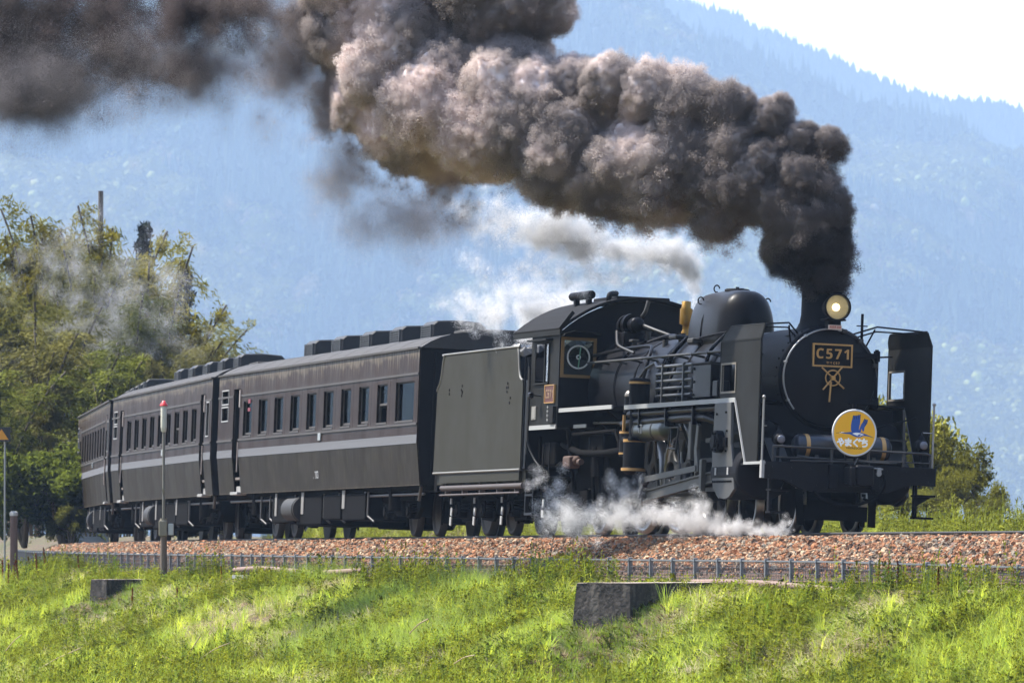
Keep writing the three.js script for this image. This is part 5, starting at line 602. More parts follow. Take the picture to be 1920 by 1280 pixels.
function broadTree(seed, n, leaf, spread = 1) { // about 1 unit high and wide
  const r = rng(seed), limbs = [], tips = []; const grow = (p, d, L, w, k) => { const q = p.clone().addScaledVector(d, L), m = p.clone().lerp(q, 0.5).add(V((r() - 0.5) * L * 0.15, 0, (r() - 0.5) * L * 0.15)); limbs.push(tube([p, m, q], w, 5, 4)); if (k === 0) { tips.push([q, L * 1.2]); return; } if (k < 3) tips.push([q, L]); const c = 3; for (let i = 0; i < c; i++) { const e = d.clone().multiplyScalar(0.75).addScaledVector(rdir(r), 0.75 * spread); e.y = e.y * 0.75 + 0.12; grow(q, e.normalize(), L * (0.62 + r() * 0.2), w * 0.62, k - 1); } };
  for (let i = 0; i < 3; i++) grow(V(0, 0, 0), V((r() - 0.5) * 0.9, 1, (r() - 0.5) * 0.9).normalize(), 0.26, 0.022, 3);
  const per = Math.ceil(n / tips.length), L = []; for (const [p, s] of tips) for (let i = 0; i < per; i++) { const q = p.clone().addScaledVector(rdir(r), s * 0.75 * Math.pow(r(), 0.5)); const a = rdir(r); a.y -= 0.2; L.push([q, a.normalize().multiplyScalar(leaf * (0.7 + 0.6 * r())), rdir(r).multiplyScalar(leaf * 0.5)]); }
  return { trunk: join(limbs), crown: tris(L.length, (i) => L[i]) };
}
function coniferTree(seed) { const r = rng(seed), L = [], limbs = [rod(V(0, 0, 0), V(0, 1, 0), 0.014, 7, 0.003)]; for (let i = 0; i < 70; i++) { const t = 0.25 + 0.74 * i / 70, a = i * 2.4 + r(), len = 0.3 * (1.02 - t) * (0.6 + 0.6 * r()) + 0.02, d = V(Math.cos(a), 0.12 - 0.35 * (1 - t), Math.sin(a)).normalize(), p = V(0, t, 0), q = p.clone().addScaledVector(d, len); limbs.push(rod(p, q, 0.004, 4, 0.001)); for (let k = 0; k < 34; k++) { const u = Math.pow(r(), 0.6), o = p.clone().lerp(q, u).add(V((r() - 0.5) * 0.05, (r() - 0.5) * 0.025, (r() - 0.5) * 0.05)); L.push([o, rdir(r).multiplyScalar(0.018), rdir(r).multiplyScalar(0.008)]); } } return { trunk: join(limbs), crown: tris(L.length, (i) => L[i]) }; }
function plant(shape, name, label, cat, pos, scale, yaw, mt, group) { const T = thing(name, label, cat, group); mesh('trunk', shape.trunk, bark, T); mesh('crown', shape.crown, mt, T); T.position.copy(pos); T.scale.copy(scale); T.rotation.y = yaw; return T; }
{
  const r = rng(21), kinds = [bambooTree(31), bambooTree(32), bambooTree(33)], tints = [leafMat(0.62, 0.57, 0.1, 0.72, 0.8), leafMat(0.56, 0.57, 0.16, 0.72, 0.72), leafMat(0.64, 0.62, 0.24, 0.72, 0.75), leafMat(0.46, 0.52, 0.12, 0.72, 0.75)];
  // [pixel column, row of the top, distance, kind, tint, label]
  const list = [[8, 452, 207, 0, 1, 'tall bamboo cut by the left edge of the photo, top row of the grove'], [52, 428, 205, 1, 0, 'tall golden bamboo near the left edge, left of the two highest plumes'], [118, 402, 203, 2, 0, 'tall golden bamboo left of the wooden pole, one of the highest plumes'], [205, 388, 204, 0, 0, 'highest golden bamboo plume in front of the wooden pole'], [160, 470, 199, 1, 1, 'greyish green bamboo below the wooden pole'], [262, 482, 202, 2, 0, 'yellow bamboo in front of the dark conifer'], [318, 545, 204, 0, 0, 'yellow-green bamboo on the right slope of the grove'], [30, 530, 197, 2, 2, 'pale bamboo low at the left edge of the grove'], [232, 560, 197, 1, 3, 'darker bamboo in the middle of the grove'], [95, 545, 196, 0, 1, 'grey-green bamboo at mid height in the left part of the grove'], [360, 612, 206, 1, 2, 'bamboo at the foot of the grove just above the coach roofs'], [300, 640, 196, 2, 2, 'pale bamboo right behind the second coach roof'], [70, 628, 190, 1, 2, 'whitish bamboo plume drooping low at the left'], [180, 650, 193, 0, 3, 'dark green bamboo low behind the last coach'], [240, 690, 194, 2, 1, 'low bamboo just left of the roof line of the last coach'], [10, 690, 187, 0, 3, 'dark bamboo base at the left edge']];
  for (const [x, y, z, k, t, label] of list) { const p = at(x, 1000, z); p.y = 0.2; const h = (1039.5 - y) / FPX * z; plant(kinds[k], 'bamboo', label, 'bamboo', p, V(0.85 + 0.25 * r(), h / 8.9, 0.9), r() * 6, tints[t]); }
  const con = coniferTree(41), dk = leafMat(0.035, 0.055, 0.04, 0.15, 0.9);
  for (const [x, y, z, label] of [[268, 432, 216, 'dark conifer sticking out of the top of the bamboo grove'], [345, 510, 219, 'smaller dark conifer behind the right slope of the bamboo grove']]) { const p = at(x, 1000, z); p.y = 0; const h = (1039.5 - y) / FPX * z; plant(con, 'conifer', label, 'conifer', p, V(h * 0.5, h, h * 0.5), x, dk); }
  const bt = broadTree(51, 9000, 0.017), bt2 = broadTree(52, 11000, 0.017, 1.3), bt3 = broadTree(53, 12000, 0.017, 1.1);
  const gm = leafMat(0.36, 0.45, 0.07, 0.72), gm2 = leafMat(0.2, 0.3, 0.09, 0.72), ym = leafMat(0.7, 0.7, 0.12, 0.72), ym2 = leafMat(0.64, 0.66, 0.14, 0.72);
  for (const [x, y, z, s, w, m, label, cat] of [[425, 640, 214, bt2, 1.2, gm, 'fresh green broadleaf tree at the right end of the grove above the coach roofs', 'tree'], [462, 668, 216, bt, 1.0, gm, 'small fresh green tree tapering off at the right end of the grove', 'tree'], [392, 600, 218, bt, 0.7, ym2, 'yellowish broadleaf tree behind the right end of the grove', 'tree'], [118, 768, 182, bt2, 1.5, gm, 'bright green maple-like branches left of the last coach', 'tree'], [45, 800, 186, bt3, 1.3, gm2, 'dark shaded bush behind the triangle sign', 'bush'], [125, 880, 184, bt, 1.6, gm2, 'dark green bush at the tail of the last coach', 'bush'], [132, 930, 181, bt3, 1.2, ym2, 'light green bush beside the pale cabinet', 'bush']]) { const p = at(x, 1010, z); p.y = -0.1; const h = (1039.5 - y) / FPX * z; plant(s, cat === 'bush' ? 'bush' : 'broadleaf_tree', label, cat, p, V(h * w * 0.9, h * 1.15, h * w * 0.9), x * 1.7, m); }
  for (const [x, y, z, s, w, m, label] of [[1690, 735, 172, bt3, 0.95, ym, 'tallest yellow-green bush behind the front of the locomotive'], [1756, 800, 168, bt2, 1.0, ym, 'yellow-green bush right of the buffer beam'], [1815, 880, 166, bt3, 1.0, ym, 'rounded yellow-green bush at the right, lower than its neighbour'], [1850, 950, 164, bt, 1.3, ym2, 'lowest light green bush at the right edge of the row'], [1640, 830, 170, bt2, 1.2, ym2, 'light green bush seen between the smoke deflectors'], [1725, 925, 158, bt3, 1.6, ym2, 'low olive bush below the hanging step of the locomotive']]) { const p = at(x, 1010, z); p.y = 0.3; const h = (1039.5 - y) / FPX * z - 0.3; plant(s, 'bush', label, 'bush', p, V(h * w * 1.1, h * 1.4, h * w * 1.1), x * 2.3, m); }
  const P = thing('wooden_pole', 'weathered wooden pole rising out of the bamboo grove', 'pole'), b = at(187, 1000, 205); mesh('shaft', rod(V(0, 0, 0), V(0, 10.45, 0), 0.1, 12, 0.075), M(0.12, 0.1, 0.085, 0.9), P); P.position.set(b.x, 0, b.z);
}
// ---------------------------------------------------------------- grass and weeds
{
  const r = rng(303), ribbon = (base, dir, L, w, bend, seg = 3) => { const pos = [], side = V(-dir.z, 0, dir.x).normalize(); const pt = (t) => V(base.x + dir.x * bend * t * t * L, base.y + L * (t - 0.35 * bend * t * t), base.z + dir.z * bend * t * t * L); for (let i = 0; i < seg; i++) { const a = pt(i / seg), b = pt((i + 1) / seg), wa = w * (1 - Math.pow(i / seg, 1.6)), wb = w * (1 - Math.pow((i + 1) / seg, 1.6)); const A = a.clone().addScaledVector(side, -wa), B = a.clone().addScaledVector(side, wa), C = b.clone().addScaledVector(side, wb), D = b.clone().addScaledVector(side, -wb); pos.push(...[A, B, C].flatMap((v) => [v.x, v.y, v.z])); if (i < seg - 1) pos.push(...[A, C, D].flatMap((v) => [v.x, v.y, v.z])); } return pos; };
  const geo = (pos) => { const g = new THREE.BufferGeometry(); g.setAttribute('position', new THREE.Float32BufferAttribute(pos, 3)); g.computeVertexNormals(); return g; };
  const clump = (n, h0, h1, w, rad, bend) => { const pos = []; for (let i = 0; i < n; i++) { const a = r() * 6.3, q = Math.sqrt(r()) * rad, d = V(Math.cos(a + r()), 0, Math.sin(a + r())); pos.push(...ribbon(V(Math.cos(a) * q, -0.02, Math.sin(a) * q), d, lerp(h0, h1, r()), w * (0.7 + 0.6 * r()), bend * (0.3 + r()))); } return geo(pos); };
  const weed = (stems, h, leaf, wide) => { const gs = []; for (let s = 0; s < stems; s++) { const o = V((r() - 0.5) * 0.16, 0, (r() - 0.5) * 0.16), d = V((r() - 0.5) * 0.35, 1, (r() - 0.5) * 0.35).normalize(), H = h * (0.6 + 0.5 * r()), top = o.clone().addScaledVector(d, H); gs.push(rod(o, top, 0.004, 4, 0.002)); const L = []; for (let i = 0; i < 17; i++) { const t = 0.12 + 0.88 * i / 16, a = i * 2.4, q = o.clone().addScaledVector(d, H * t), e = V(Math.cos(a), 0.25 + 0.5 * (t - 0.5) + (t > 0.9 ? 0.9 : 0), Math.sin(a)).normalize(), l = leaf * (1.05 - 0.45 * t) * (0.75 + 0.5 * r()); L.push([q.clone().addScaledVector(e, l), e.multiplyScalar(l), V(-Math.sin(a), (r() - 0.5) * 0.6, Math.cos(a)).multiplyScalar(l * wide)]); } gs.push(tris(L.length, (i) => L[i])); } return join(gs); };
  const rosette = (n, leaf, rad, h) => { const L = []; for (let i = 0; i < n; i++) { const a = r() * 6.3, q = Math.sqrt(r()) * rad, e = V(Math.cos(a + r()), 0.2 + r() * 0.7, Math.sin(a + r())).normalize(), l = leaf * (0.6 + 0.8 * r()); L.push([V(Math.cos(a) * q, h * r(), Math.sin(a) * q), e.multiplyScalar(l), V(-e.z, (r() - 0.5) * l * 0.6, e.x).normalize().multiplyScalar(l * 0.5)]); } return tris(n, (i) => L[i]); };
  const G = { fine: [clump(34, 0.1, 0.26, 0.0035, 0.1, 0.5), clump(30, 0.08, 0.22, 0.004, 0.12, 0.7)], tall: [clump(16, 0.3, 0.62, 0.0075, 0.07, 0.55), clump(12, 0.28, 0.5, 0.009, 0.06, 0.75)], weed: [weed(3, 0.34, 0.045, 0.36), weed(4, 0.26, 0.035, 0.45), weed(2, 0.46, 0.05, 0.3)], low: [rosette(40, 0.034, 0.16, 0.12), rosette(54, 0.022, 0.14, 0.16)], dry: [clump(16, 0.08, 0.3, 0.0028, 0.13, 1.6)], plume: [clump(32, 0.25, 0.5, 0.0026, 0.13, 0.5)] };
  const lists = {}; for (const k in G) lists[k] = G[k].map(() => []);
  const d = new THREE.Object3D(), up = V(0, 1, 0); const col = (a, b, c, v) => new THREE.Color().setRGB(a * v, b * v, c * v);
  const nearWall = (x, z) => (x > 0.7 && x < 1.3 && z > 102 && z < 104.6) || (x > 0.5 && x < 2.1 && z < 96.5 && z > 92.8) || (x > -8.6 && x < -6.9 && z > 125.5 && z < 131);
  const inView = (x, z, y) => { const px = 960 + FPX * x / z, py = 1039.5 + FPX * (EYE.y - y) / z; return px > -70 && px < 1990 && py < 1340; };
  const place = (k, x, z, s, c) => { const y = groundY(x, z); if (!inView(x, z, y)) return; d.position.set(x, y, -z); d.rotation.set((r() - 0.5) * 0.3, r() * 6.3, (r() - 0.5) * 0.3); d.scale.set(s, s * (0.8 + 0.4 * r()), s); d.updateMatrix(); const L = lists[k]; L[Math.floor(r() * L.length)].push([d.matrix.clone(), c]); };
  for (let i = 0; i < 235000; i++) {
    const z = 68 + 130 * Math.pow(r(), 1.5), x = (r() * 2 - 1) * (0.0745 * z + 0.6), [s, l] = toTrack(x, z); if (l < 3.2 || l > 32) continue;
    if (l < 4 && r() < 0.6) continue; const nw = nearWall(x, z); if (nw) { if (r() < 0.95) place(r() < 0.25 ? 'low' : 'fine', x, z, 0.6 + 0.4 * r(), r() < 0.8 ? col(0.3, 0.41, 0.04, 0.9) : col(0.42, 0.32, 0.2, 0.9)); continue; } const far = sstep(115, 180, z); if (r() < far * 0.55) continue;
    const a = fbm(x * 0.55, z * 0.4, 1, 3), b = fbm(x * 0.9 + 20, z * 0.7, 5, 3), e = noise(x * 1.7, z * 1.3, 9), v = 0.75 + 0.5 * r(), big = 1 + far * 0.6;
    const lush = col(0.42, 0.54, 0.06, v), yel = col(0.54, 0.6, 0.06, v), deep = col(0.26, 0.38, 0.06, v), dry = col(0.5, 0.4, 0.24, v);
    const bare = sstep(0.6, 0.68, noise(x * 0.8 + 50, z * 0.6, 21)); if (r() < bare * 0.75) { if (r() < 0.5) place('dry', x, z, big * (0.7 + r() * 0.6), dry); continue; }
    const t = r(), hush = 1 - 0.55 * sstep(5, 3.6, l);
    if (a > 0.6) { if (t < 0.3) place('tall', x, z, big * hush * (0.45 + 0.42 * r()), r() < 0.7 ? yel : lush); else if (t < 0.5) place('weed', x, z, big * hush * (0.5 + 0.4 * r()), yel); else place('fine', x, z, big * hush * (0.7 + 0.5 * r()), r() < 0.6 ? lush : yel); }
    else if (b > 0.52 && t < 0.55) { if (t < 0.22) place('weed', x, z, big * hush * (0.6 + 0.6 * r()), r() < 0.6 ? yel : lush); else place('low', x, z, big * (0.8 + 0.6 * r()), r() < 0.5 ? lush : yel); }
    else if (e > 0.66 && t < 0.75 && t > 0.55) place('weed', x, z, big * hush * (0.7 + 0.5 * r()), r() < 0.15 ? deep : yel);
    else if (t < 0.06) place('tall', x, z, big * hush * (0.45 + 0.4 * r()), yel); else if (t < 0.26) place('low', x, z, big * (0.7 + 0.6 * r()), r() < 0.5 ? deep : lush); else if (t < 0.36) place('dry', x, z, big * (0.6 + 0.5 * r()), dry); else place('fine', x, z, big * hush * (0.6 + 0.6 * r()), r() < 0.5 ? lush : yel);
  }
  // tall feathery grass on the shaded part of the bank, and a taller fringe of weeds along the fence
  for (let i = 0; i < 1300; i++) { const q = at(lerp(520, 960, r()), 1100, lerp(100, 119, r())), z = -q.z, [s, l] = toTrack(q.x, z); if (l < 3.4 || l > 8) continue; if (noise(q.x * 0.9, z * 0.5, 40) < 0.42) continue; place('plume', q.x, z, 0.8 + 0.4 * r(), col(0.36, 0.46, 0.06, 0.7 + 0.6 * r())); }
  for (let i = 0; i < 3000; i++) { const s = lerp(-60, 22, r()), l = 3.25 + 0.75 * r(), n = noise(s * 0.45, 3, 2), p = rail(s, l, 0); if (n < 0.58 || r() > (n - 0.5) * 3.5) continue; place(r() < 0.75 ? 'weed' : 'fine', p.x, -p.z, 0.75 + 0.65 * r(), r() < 0.7 ? col(0.44, 0.5, 0.04, 0.8 + 0.4 * r()) : col(0.25, 0.36, 0.05, 0.8 + 0.4 * r())); }
  // the bank beyond the track
  for (let i = 0; i < 30000; i++) { const z = lerp(100, 230, r()), x = lerp(-0.045 * z, 0.078 * z, r()), l = toTrack(x, z)[1]; if (l > -3.6) continue; const s = 0.9 + 0.7 * r(); place(r() < 0.6 ? 'fine' : 'weed', x, z, s, col(0.5, 0.55, 0.08, 0.7 + 0.5 * r())); }
  const gm = leafMat(1, 1, 1, 0.7, 0.9), dm = leafMat(1, 1, 1, 0.2, 0.95), lab = { fine: 'fine short grass over the bank', tall: 'tall bright grass tufts on the bank', weed: 'leafy yellow-green weeds on the bank', low: 'low broad-leaved ground cover on the bank', dry: 'dry brown grass on bare patches of the bank', plume: 'feathery deep green grass on the shaded part of the bank' }, nm = { fine: 'short_grass', tall: 'tall_grass', weed: 'leafy_weeds', low: 'ground_cover', dry: 'dry_grass', plume: 'feathery_grass' };
  for (const k in G) G[k].forEach((g, i) => { if (lists[k][i].length) scatter(nm[k], g, k === 'dry' ? dm : gm, lists[k][i], lab[k] + ['', ', mixed through the rest', ', taller stems among it'][i], 'grass'); });
  const ORD = ['first', 'second', 'third', 'fourth', 'fifth', 'sixth', 'seventh', 'eighth', 'ninth', 'tenth'];
  // rust-red dock plants and loose stalks
  const dockG = (() => { const L = []; for (let i = 0; i < 420; i++) { const t = Math.pow(r(), 0.7), a = r() * 6.3, q = 0.035 * (1.1 - 0.8 * t) * r(); L.push([V(Math.cos(a) * q, 0.14 + 0.4 * t, Math.sin(a) * q), rdir(r).multiplyScalar(0.009), rdir(r).multiplyScalar(0.007)]); } return tris(L.length, (i) => L[i]); })(), dockS = rod(V(0, -0.05, 0), V(0, 0.55, 0), 0.006, 5, 0.003), rust = leafMat(0.42, 0.1, 0.035, 0.25), stemM = M(0.2, 0.1, 0.04, 0.9);
  const dock = (x, y, z, k, label, group) => { const T = thing('dock_plant', label, 'weed', group), p = at(x, y, z); p.y = Math.min(p.y, groundY(p.x, z) + 0.02); T.position.copy(p); T.scale.setScalar(k); T.rotation.set(0, x, (hash3(x, y, 1) - 0.5) * 0.3); mesh('stem', dockS, stemM, T); mesh('seed_head', dockG, rust, T); };
  dock(1068, 1085, 104.5, 0.95, 'leftmost and thickest of the three rust-red dock stalks right of centre below the fence'); dock(1089, 1088, 104.3, 0.86, 'middle one of the three rust-red dock stalks right of centre below the fence'); dock(1102, 1086, 104.1, 0.84, 'rightmost of the three rust-red dock stalks right of centre below the fence');
  [[1648, 1095, 92], [1664, 1092, 91.5], [1685, 1090, 91], [1760, 1088, 89]].forEach(([x, y, z], i) => dock(x, y, z, 0.85, ORD[i] + ' from the left of the thin rust-red dock stalks under the fence at the right', 'dock stalks at the right'));
  [[5, 1040], [14, 1090], [22, 1082], [35, 1052], [52, 1046], [70, 1050], [88, 1052], [130, 1100], [150, 1095]].forEach(([x, y], i) => dock(x, y, 146 + (x % 7), 1.15, ORD[i] + ' from the left of the orange-red dock stalks at the far left', 'dock stalks at the far left'));
  [[247, 1150], [330, 1150], [342, 1160], [365, 1145], [415, 1110], [455, 1115]].forEach(([x, y], i) => dock(x, y, 122 + (x % 5), 0.85, ORD[i] + ' from the left of the brown-red dock stalks between the wing walls', 'dock stalks on the left half of the bank'));
  const stalkM = M(0.42, 0.31, 0.2, 0.9);
  const stalk = (x0, y0, x1, y1, z, w, label, group) => { const a = at(x0, y0, z), b = at(x1, y1, z - 0.3); a.y = Math.max(a.y, groundY(a.x, z) + 0.03); b.y = Math.max(b.y, groundY(b.x, z - 0.3) + 0.06); const m = a.clone().lerp(b, 0.5).add(V(0, 0.03, 0)); const o = mesh(numbered('dry_stalk'), tube([a, m, b], w, 5, 12), stalkM); tag(o, label, 'stalk', group); };
  stalk(1575, 1098, 1609, 1134, 93, 0.009, 'pale straight dry stalk leaning under the pipe at the right'); stalk(1298, 1156, 1376, 1122, 97, 0.008, 'thin grey twig lying on the soil right of the large wing wall'); stalk(1234, 1127, 1278, 1117, 98.6, 0.006, 'short pale stem across the large wing wall'); stalk(960, 1152, 1030, 1144, 101, 0.01, 'brown twig lying left of the large wing wall'); stalk(768, 1187, 803, 1160, 98, 0.009, 'pale stick poking out of the shaded grass in the middle');
  [[300, 1228, 355, 1262, 110], [345, 1245, 375, 1192, 109], [375, 1235, 430, 1205, 109], [330, 1190, 380, 1172, 116], [1580, 1236, 1618, 1194, 86], [1572, 1258, 1605, 1238, 85], [1880, 1200, 1920, 1150, 85], [10, 1220, 40, 1190, 112], [60, 1262, 150, 1215, 108], [850, 1245, 890, 1228, 94]].sort((p, q) => p[0] - q[0]).forEach(([a, b, c, e, z], i) => stalk(a, b, c, e, z, 0.008, ORD[i] + ' from the left of the bent brown stalks lying in the grass', 'dry stalks in the grass'));
}
// ---------------------------------------------------------------- smoke and steam
{
  const r = rng(909);
  // flakes: a small ball of specks, each far smaller than a pixel; many of them make a soft veil
  const speck = (seed, n, size, face) => { const q = rng(seed), p = new Float32Array(n * 9), nn = new Float32Array(n * 9); for (let i = 0; i < n; i++) { const o = rdir(q).multiplyScalar(Math.pow(q(), 0.6)), a = rdir(q), b = rdir(q), N = rdir(q).multiplyScalar(face ? 0.5 : 1); if (face) N.y += 1; N.normalize(); a.multiplyScalar(size); b.multiplyScalar(size); p.set([o.x, o.y, o.z, o.x + a.x, o.y + a.y, o.z + a.z, o.x + b.x, o.y + b.y, o.z + b.z], i * 9); if (face) { const cr = a.clone().cross(b); if (cr.dot(N) < 0) { p.set([o.x + b.x, o.y + b.y, o.z + b.z, o.x + a.x, o.y + a.y, o.z + a.z], i * 9 + 3); cr.negate(); } cr.normalize().lerp(N, 0.6); N.copy(cr).normalize(); } for (let k = 0; k < 3; k++) nn.set([N.x, N.y, N.z], i * 9 + k * 3); } const g = new THREE.BufferGeometry(); g.setAttribute('position', new THREE.BufferAttribute(p, 3)); g.setAttribute('normal', new THREE.BufferAttribute(nn, 3)); return g; };
  const SK = speck(5, 420, 0.11, true), SV = speck(6, 1500, 0.035, false), SF = speck(7, 3600, 0.016, false);
  const veil = (g, color, tr) => { const m = new THREE.MeshPhysicalMaterial({ roughness: 1, transmission: tr, thickness: 0, specularIntensity: 0, side: THREE.DoubleSide }); m.color.setRGB(...color); return m; };
  // the plume: puffs along a bent axis given as [pixel x, y, radius, distance]
  const AX = [[1545, 535, 28, 104.4], [1543, 505, 38, 104.42], [1536, 465, 52, 104.45], [1522, 415, 66, 104.5], [1500, 365, 80, 104.59], [1452, 335, 88, 104.79], [1385, 314, 97, 105.07], [1300, 302, 108, 105.43], [1210, 300, 126, 105.81], [1120, 262, 138, 106.18], [1030, 228, 149, 106.56], [930, 205, 156, 106.98], [830, 190, 160, 107.4], [765, 168, 148, 107.78], [725, 85, 140, 108.03], [705, 0, 145, 108.2], [700, -90, 160, 108.2]];
  const W = AX.map(([x, y, q, z]) => [at(x, y, z), q / FPX * z]);
  const puffs = [];
  const ball = (c, R, dist) => puffs.push([c.x, c.y, c.z, R, dist]);
  for (let i = 0; i < W.length - 1; i++) { const n = i < 5 ? 4 : 5; for (let k = 0; k < n; k++) { const t = (k + r()) / n, c = W[i][0].clone().lerp(W[i + 1][0], t), R = lerp(W[i][1], W[i + 1][1], t), tt = (i + t) / (W.length - 1); ball(c, R * 0.42, tt); for (let m = 0; m < 3; m++) { const d = rdir(r); d.z *= 1.1; const R1 = R * (0.3 + 0.34 * r() * r() + 0.06 * r()), o = c.clone().addScaledVector(d, (R - R1) * (0.82 + 0.22 * r())); ball(o, R1, tt); } } }
  for (const [x, y, q, z, t] of [[985, -15, 75, 107.05, 0.5], [930, 20, 60, 107.08, 0.55], [1030, 10, 45, 106.96, 0.5], [900, -60, 90, 107.16, 0.5], [1555, 270, 26, 104.46, 0.3], [1500, 262, 34, 104.64, 0.3], [1440, 228, 42, 104.79, 0.35], [1370, 205, 44, 104.93, 0.4], [1290, 190, 46, 105.17, 0.4], [1210, 178, 46, 105.31, 0.45], [1140, 150, 42, 105.50, 0.5], [1560, 440, 34, 104.59, 0.1], [1500, 430, 46, 104.64, 0.12], [1470, 470, 34, 105.01, 0.1], [1395, 345, 40, 104.53, 0.25], [1350, 402, 34, 105.02, 0.2]]) ball(at(x, y, z), q / FPX * z, t);
  // smaller puffs on the bigger ones, twice over
  const L1 = puffs.length; for (let i = 0; i < L1; i++) { const [x, y, z, R, t] = puffs[i]; const n = 8; for (let k = 0; k < n; k++) { const d = rdir(r), s = R * (0.24 + 0.3 * r() * r()); ball(V(x + d.x * R * 0.84, y + d.y * R * 0.84, z + d.z * R * 0.84), s, t); } }
  const L2 = puffs.length; for (let i = L1; i < L2; i++) { const [x, y, z, R, t] = puffs[i]; if (R < 0.09) continue; for (let k = 0; k < 5; k++) { const d = rdir(r), s = R * (0.26 + 0.2 * r()); ball(V(x + d.x * R * 0.88, y + d.y * R * 0.88, z + d.z * R * 0.88), s, t); } }
  // the union of the balls on a grid, drawn as a surface net
  const h = 0.042, lo = V(1e9, 1e9, 1e9), hi = V(-1e9, -1e9, -1e9); for (const [x, y, z, R] of puffs) { lo.min(V(x - R, y - R, z - R)); hi.max(V(x + R, y + R, z + R)); } lo.y = Math.max(lo.y, 3.9); hi.y = Math.min(hi.y, 9.6); lo.subScalar(0.2); hi.addScalar(0.2);
  const nx = Math.ceil((hi.x - lo.x) / h), ny = Math.ceil((hi.y - lo.y) / h), nz = Math.ceil((hi.z - lo.z) / h), F = new Float32Array(nx * ny * nz).fill(-1), at3 = (i, j, k) => (k * ny + j) * nx + i;
  for (const [x, y, z, R] of puffs) { const m = R * 1.25, i0 = Math.max(0, Math.floor((x - m - lo.x) / h)), i1 = Math.min(nx - 1, Math.ceil((x + m - lo.x) / h)), j0 = Math.max(0, Math.floor((y - m - lo.y) / h)), j1 = Math.min(ny - 1, Math.ceil((y + m - lo.y) / h)), k0 = Math.max(0, Math.floor((z - m - lo.z) / h)), k1 = Math.min(nz - 1, Math.ceil((z + m - lo.z) / h)); for (let k = k0; k <= k1; k++) for (let j = j0; j <= j1; j++) { const zz = lo.z + k * h - z, yy = lo.y + j * h - y; for (let i = i0; i <= i1; i++) { const xx = lo.x + i * h - x, v = R - Math.sqrt(xx * xx + yy * yy + zz * zz), q = at3(i, j, k); if (v > F[q]) F[q] = v; } } }
  for (let k = 0; k < nz; k++) for (let j = 0; j < ny; j++) for (let i = 0; i < nx; i++) { const q = at3(i, j, k); if (F[q] > -0.14 && F[q] < 0.2) { const x = lo.x + i * h, y = lo.y + j * h, z = lo.z + k * h; F[q] += (noise(x * 5.5, y * 5.5, z * 5.5) - 0.5) * 0.09 + (noise(x * 13, y * 13, z * 13) - 0.5) * 0.06; } }
  const id = new Int32Array(nx * ny * nz).fill(-1), pos = [], idx = [];
  for (let k = 0; k < nz - 1; k++) for (let j = 0; j < ny - 1; j++) for (let i = 0; i < nx - 1; i++) { let sx = 0, sy = 0, sz = 0, n = 0; const c = (a, b, e) => F[at3(i + a, j + b, k + e)], edge = (a, b, e, A, B, E) => { const u = c(a, b, e), v = c(A, B, E); if ((u > 0) !== (v > 0)) { const t = u / (u - v); sx += a + (A - a) * t; sy += b + (B - b) * t; sz += e + (E - e) * t; n++; } }; const s0 = c(0, 0, 0) > 0; if (s0 === c(1, 0, 0) > 0 && s0 === c(0, 1, 0) > 0 && s0 === c(1, 1, 0) > 0 && s0 === c(0, 0, 1) > 0 && s0 === c(1, 0, 1) > 0 && s0 === c(0, 1, 1) > 0 && s0 === c(1, 1, 1) > 0) continue; edge(0, 0, 0, 1, 0, 0); edge(0, 1, 0, 1, 1, 0); edge(0, 0, 1, 1, 0, 1); edge(0, 1, 1, 1, 1, 1); edge(0, 0, 0, 0, 1, 0); edge(1, 0, 0, 1, 1, 0); edge(0, 0, 1, 0, 1, 1); edge(1, 0, 1, 1, 1, 1); edge(0, 0, 0, 0, 0, 1); edge(1, 0, 0, 1, 0, 1); edge(0, 1, 0, 0, 1, 1); edge(1, 1, 0, 1, 1, 1); id[at3(i, j, k)] = pos.length / 3; pos.push(lo.x + (i + sx / n) * h, lo.y + (j + sy / n) * h, lo.z + (k + sz / n) * h); }
  const quad = (a, b, c, d, f) => { if (a < 0 || b < 0 || c < 0 || d < 0) return; f ? idx.push(a, b, c, a, c, d) : idx.push(a, c, b, a, d, c); };
  for (let k = 1; k < nz - 1; k++) for (let j = 1; j < ny - 1; j++) for (let i = 1; i < nx - 1; i++) { const s = F[at3(i, j, k)] > 0; if (s !== F[at3(i + 1, j, k)] > 0) quad(id[at3(i, j - 1, k - 1)], id[at3(i, j, k - 1)], id[at3(i, j, k)], id[at3(i, j - 1, k)], s); if (s !== F[at3(i, j + 1, k)] > 0) quad(id[at3(i - 1, j, k - 1)], id[at3(i - 1, j, k)], id[at3(i, j, k)], id[at3(i, j, k - 1)], s); if (s !== F[at3(i, j, k + 1)] > 0) quad(id[at3(i - 1, j - 1, k)], id[at3(i, j - 1, k)], id[at3(i, j, k)], id[at3(i - 1, j, k)], s); }
  // how far along the plume a place is (0 at the chimney): sets how diluted and brown-grey the smoke is there
  const age = (x, y, z) => { let b = 1e9, t = 0; for (let i = 0; i < W.length; i++) { const q = W[i][0], e = (x - q.x) ** 2 + (y - q.y) ** 2 + (z - q.z) ** 2; if (e < b) { b = e; t = i / (W.length - 1); } } return t; };
  const tone = (t, x, y, z) => { const k = clamp(sstep(0, 0.62, t) * 0.8 + 0.2 * sstep(0.02, 0.2, t) - 0.12, 0, 1), q = lerp(0.46, 1.06, sstep(0.3, 0.62, fbm(x * 0.9, y * 0.9 + 3, z * 0.9, 3))); return [lerp(0.11, 0.92, k) * q, lerp(0.096, 0.8, k) * q, lerp(0.092, 0.745, k) * q]; };
  const g = new THREE.BufferGeometry(); g.setAttribute('position', new THREE.Float32BufferAttribute(pos, 3)); g.setIndex(idx); g.computeVertexNormals();
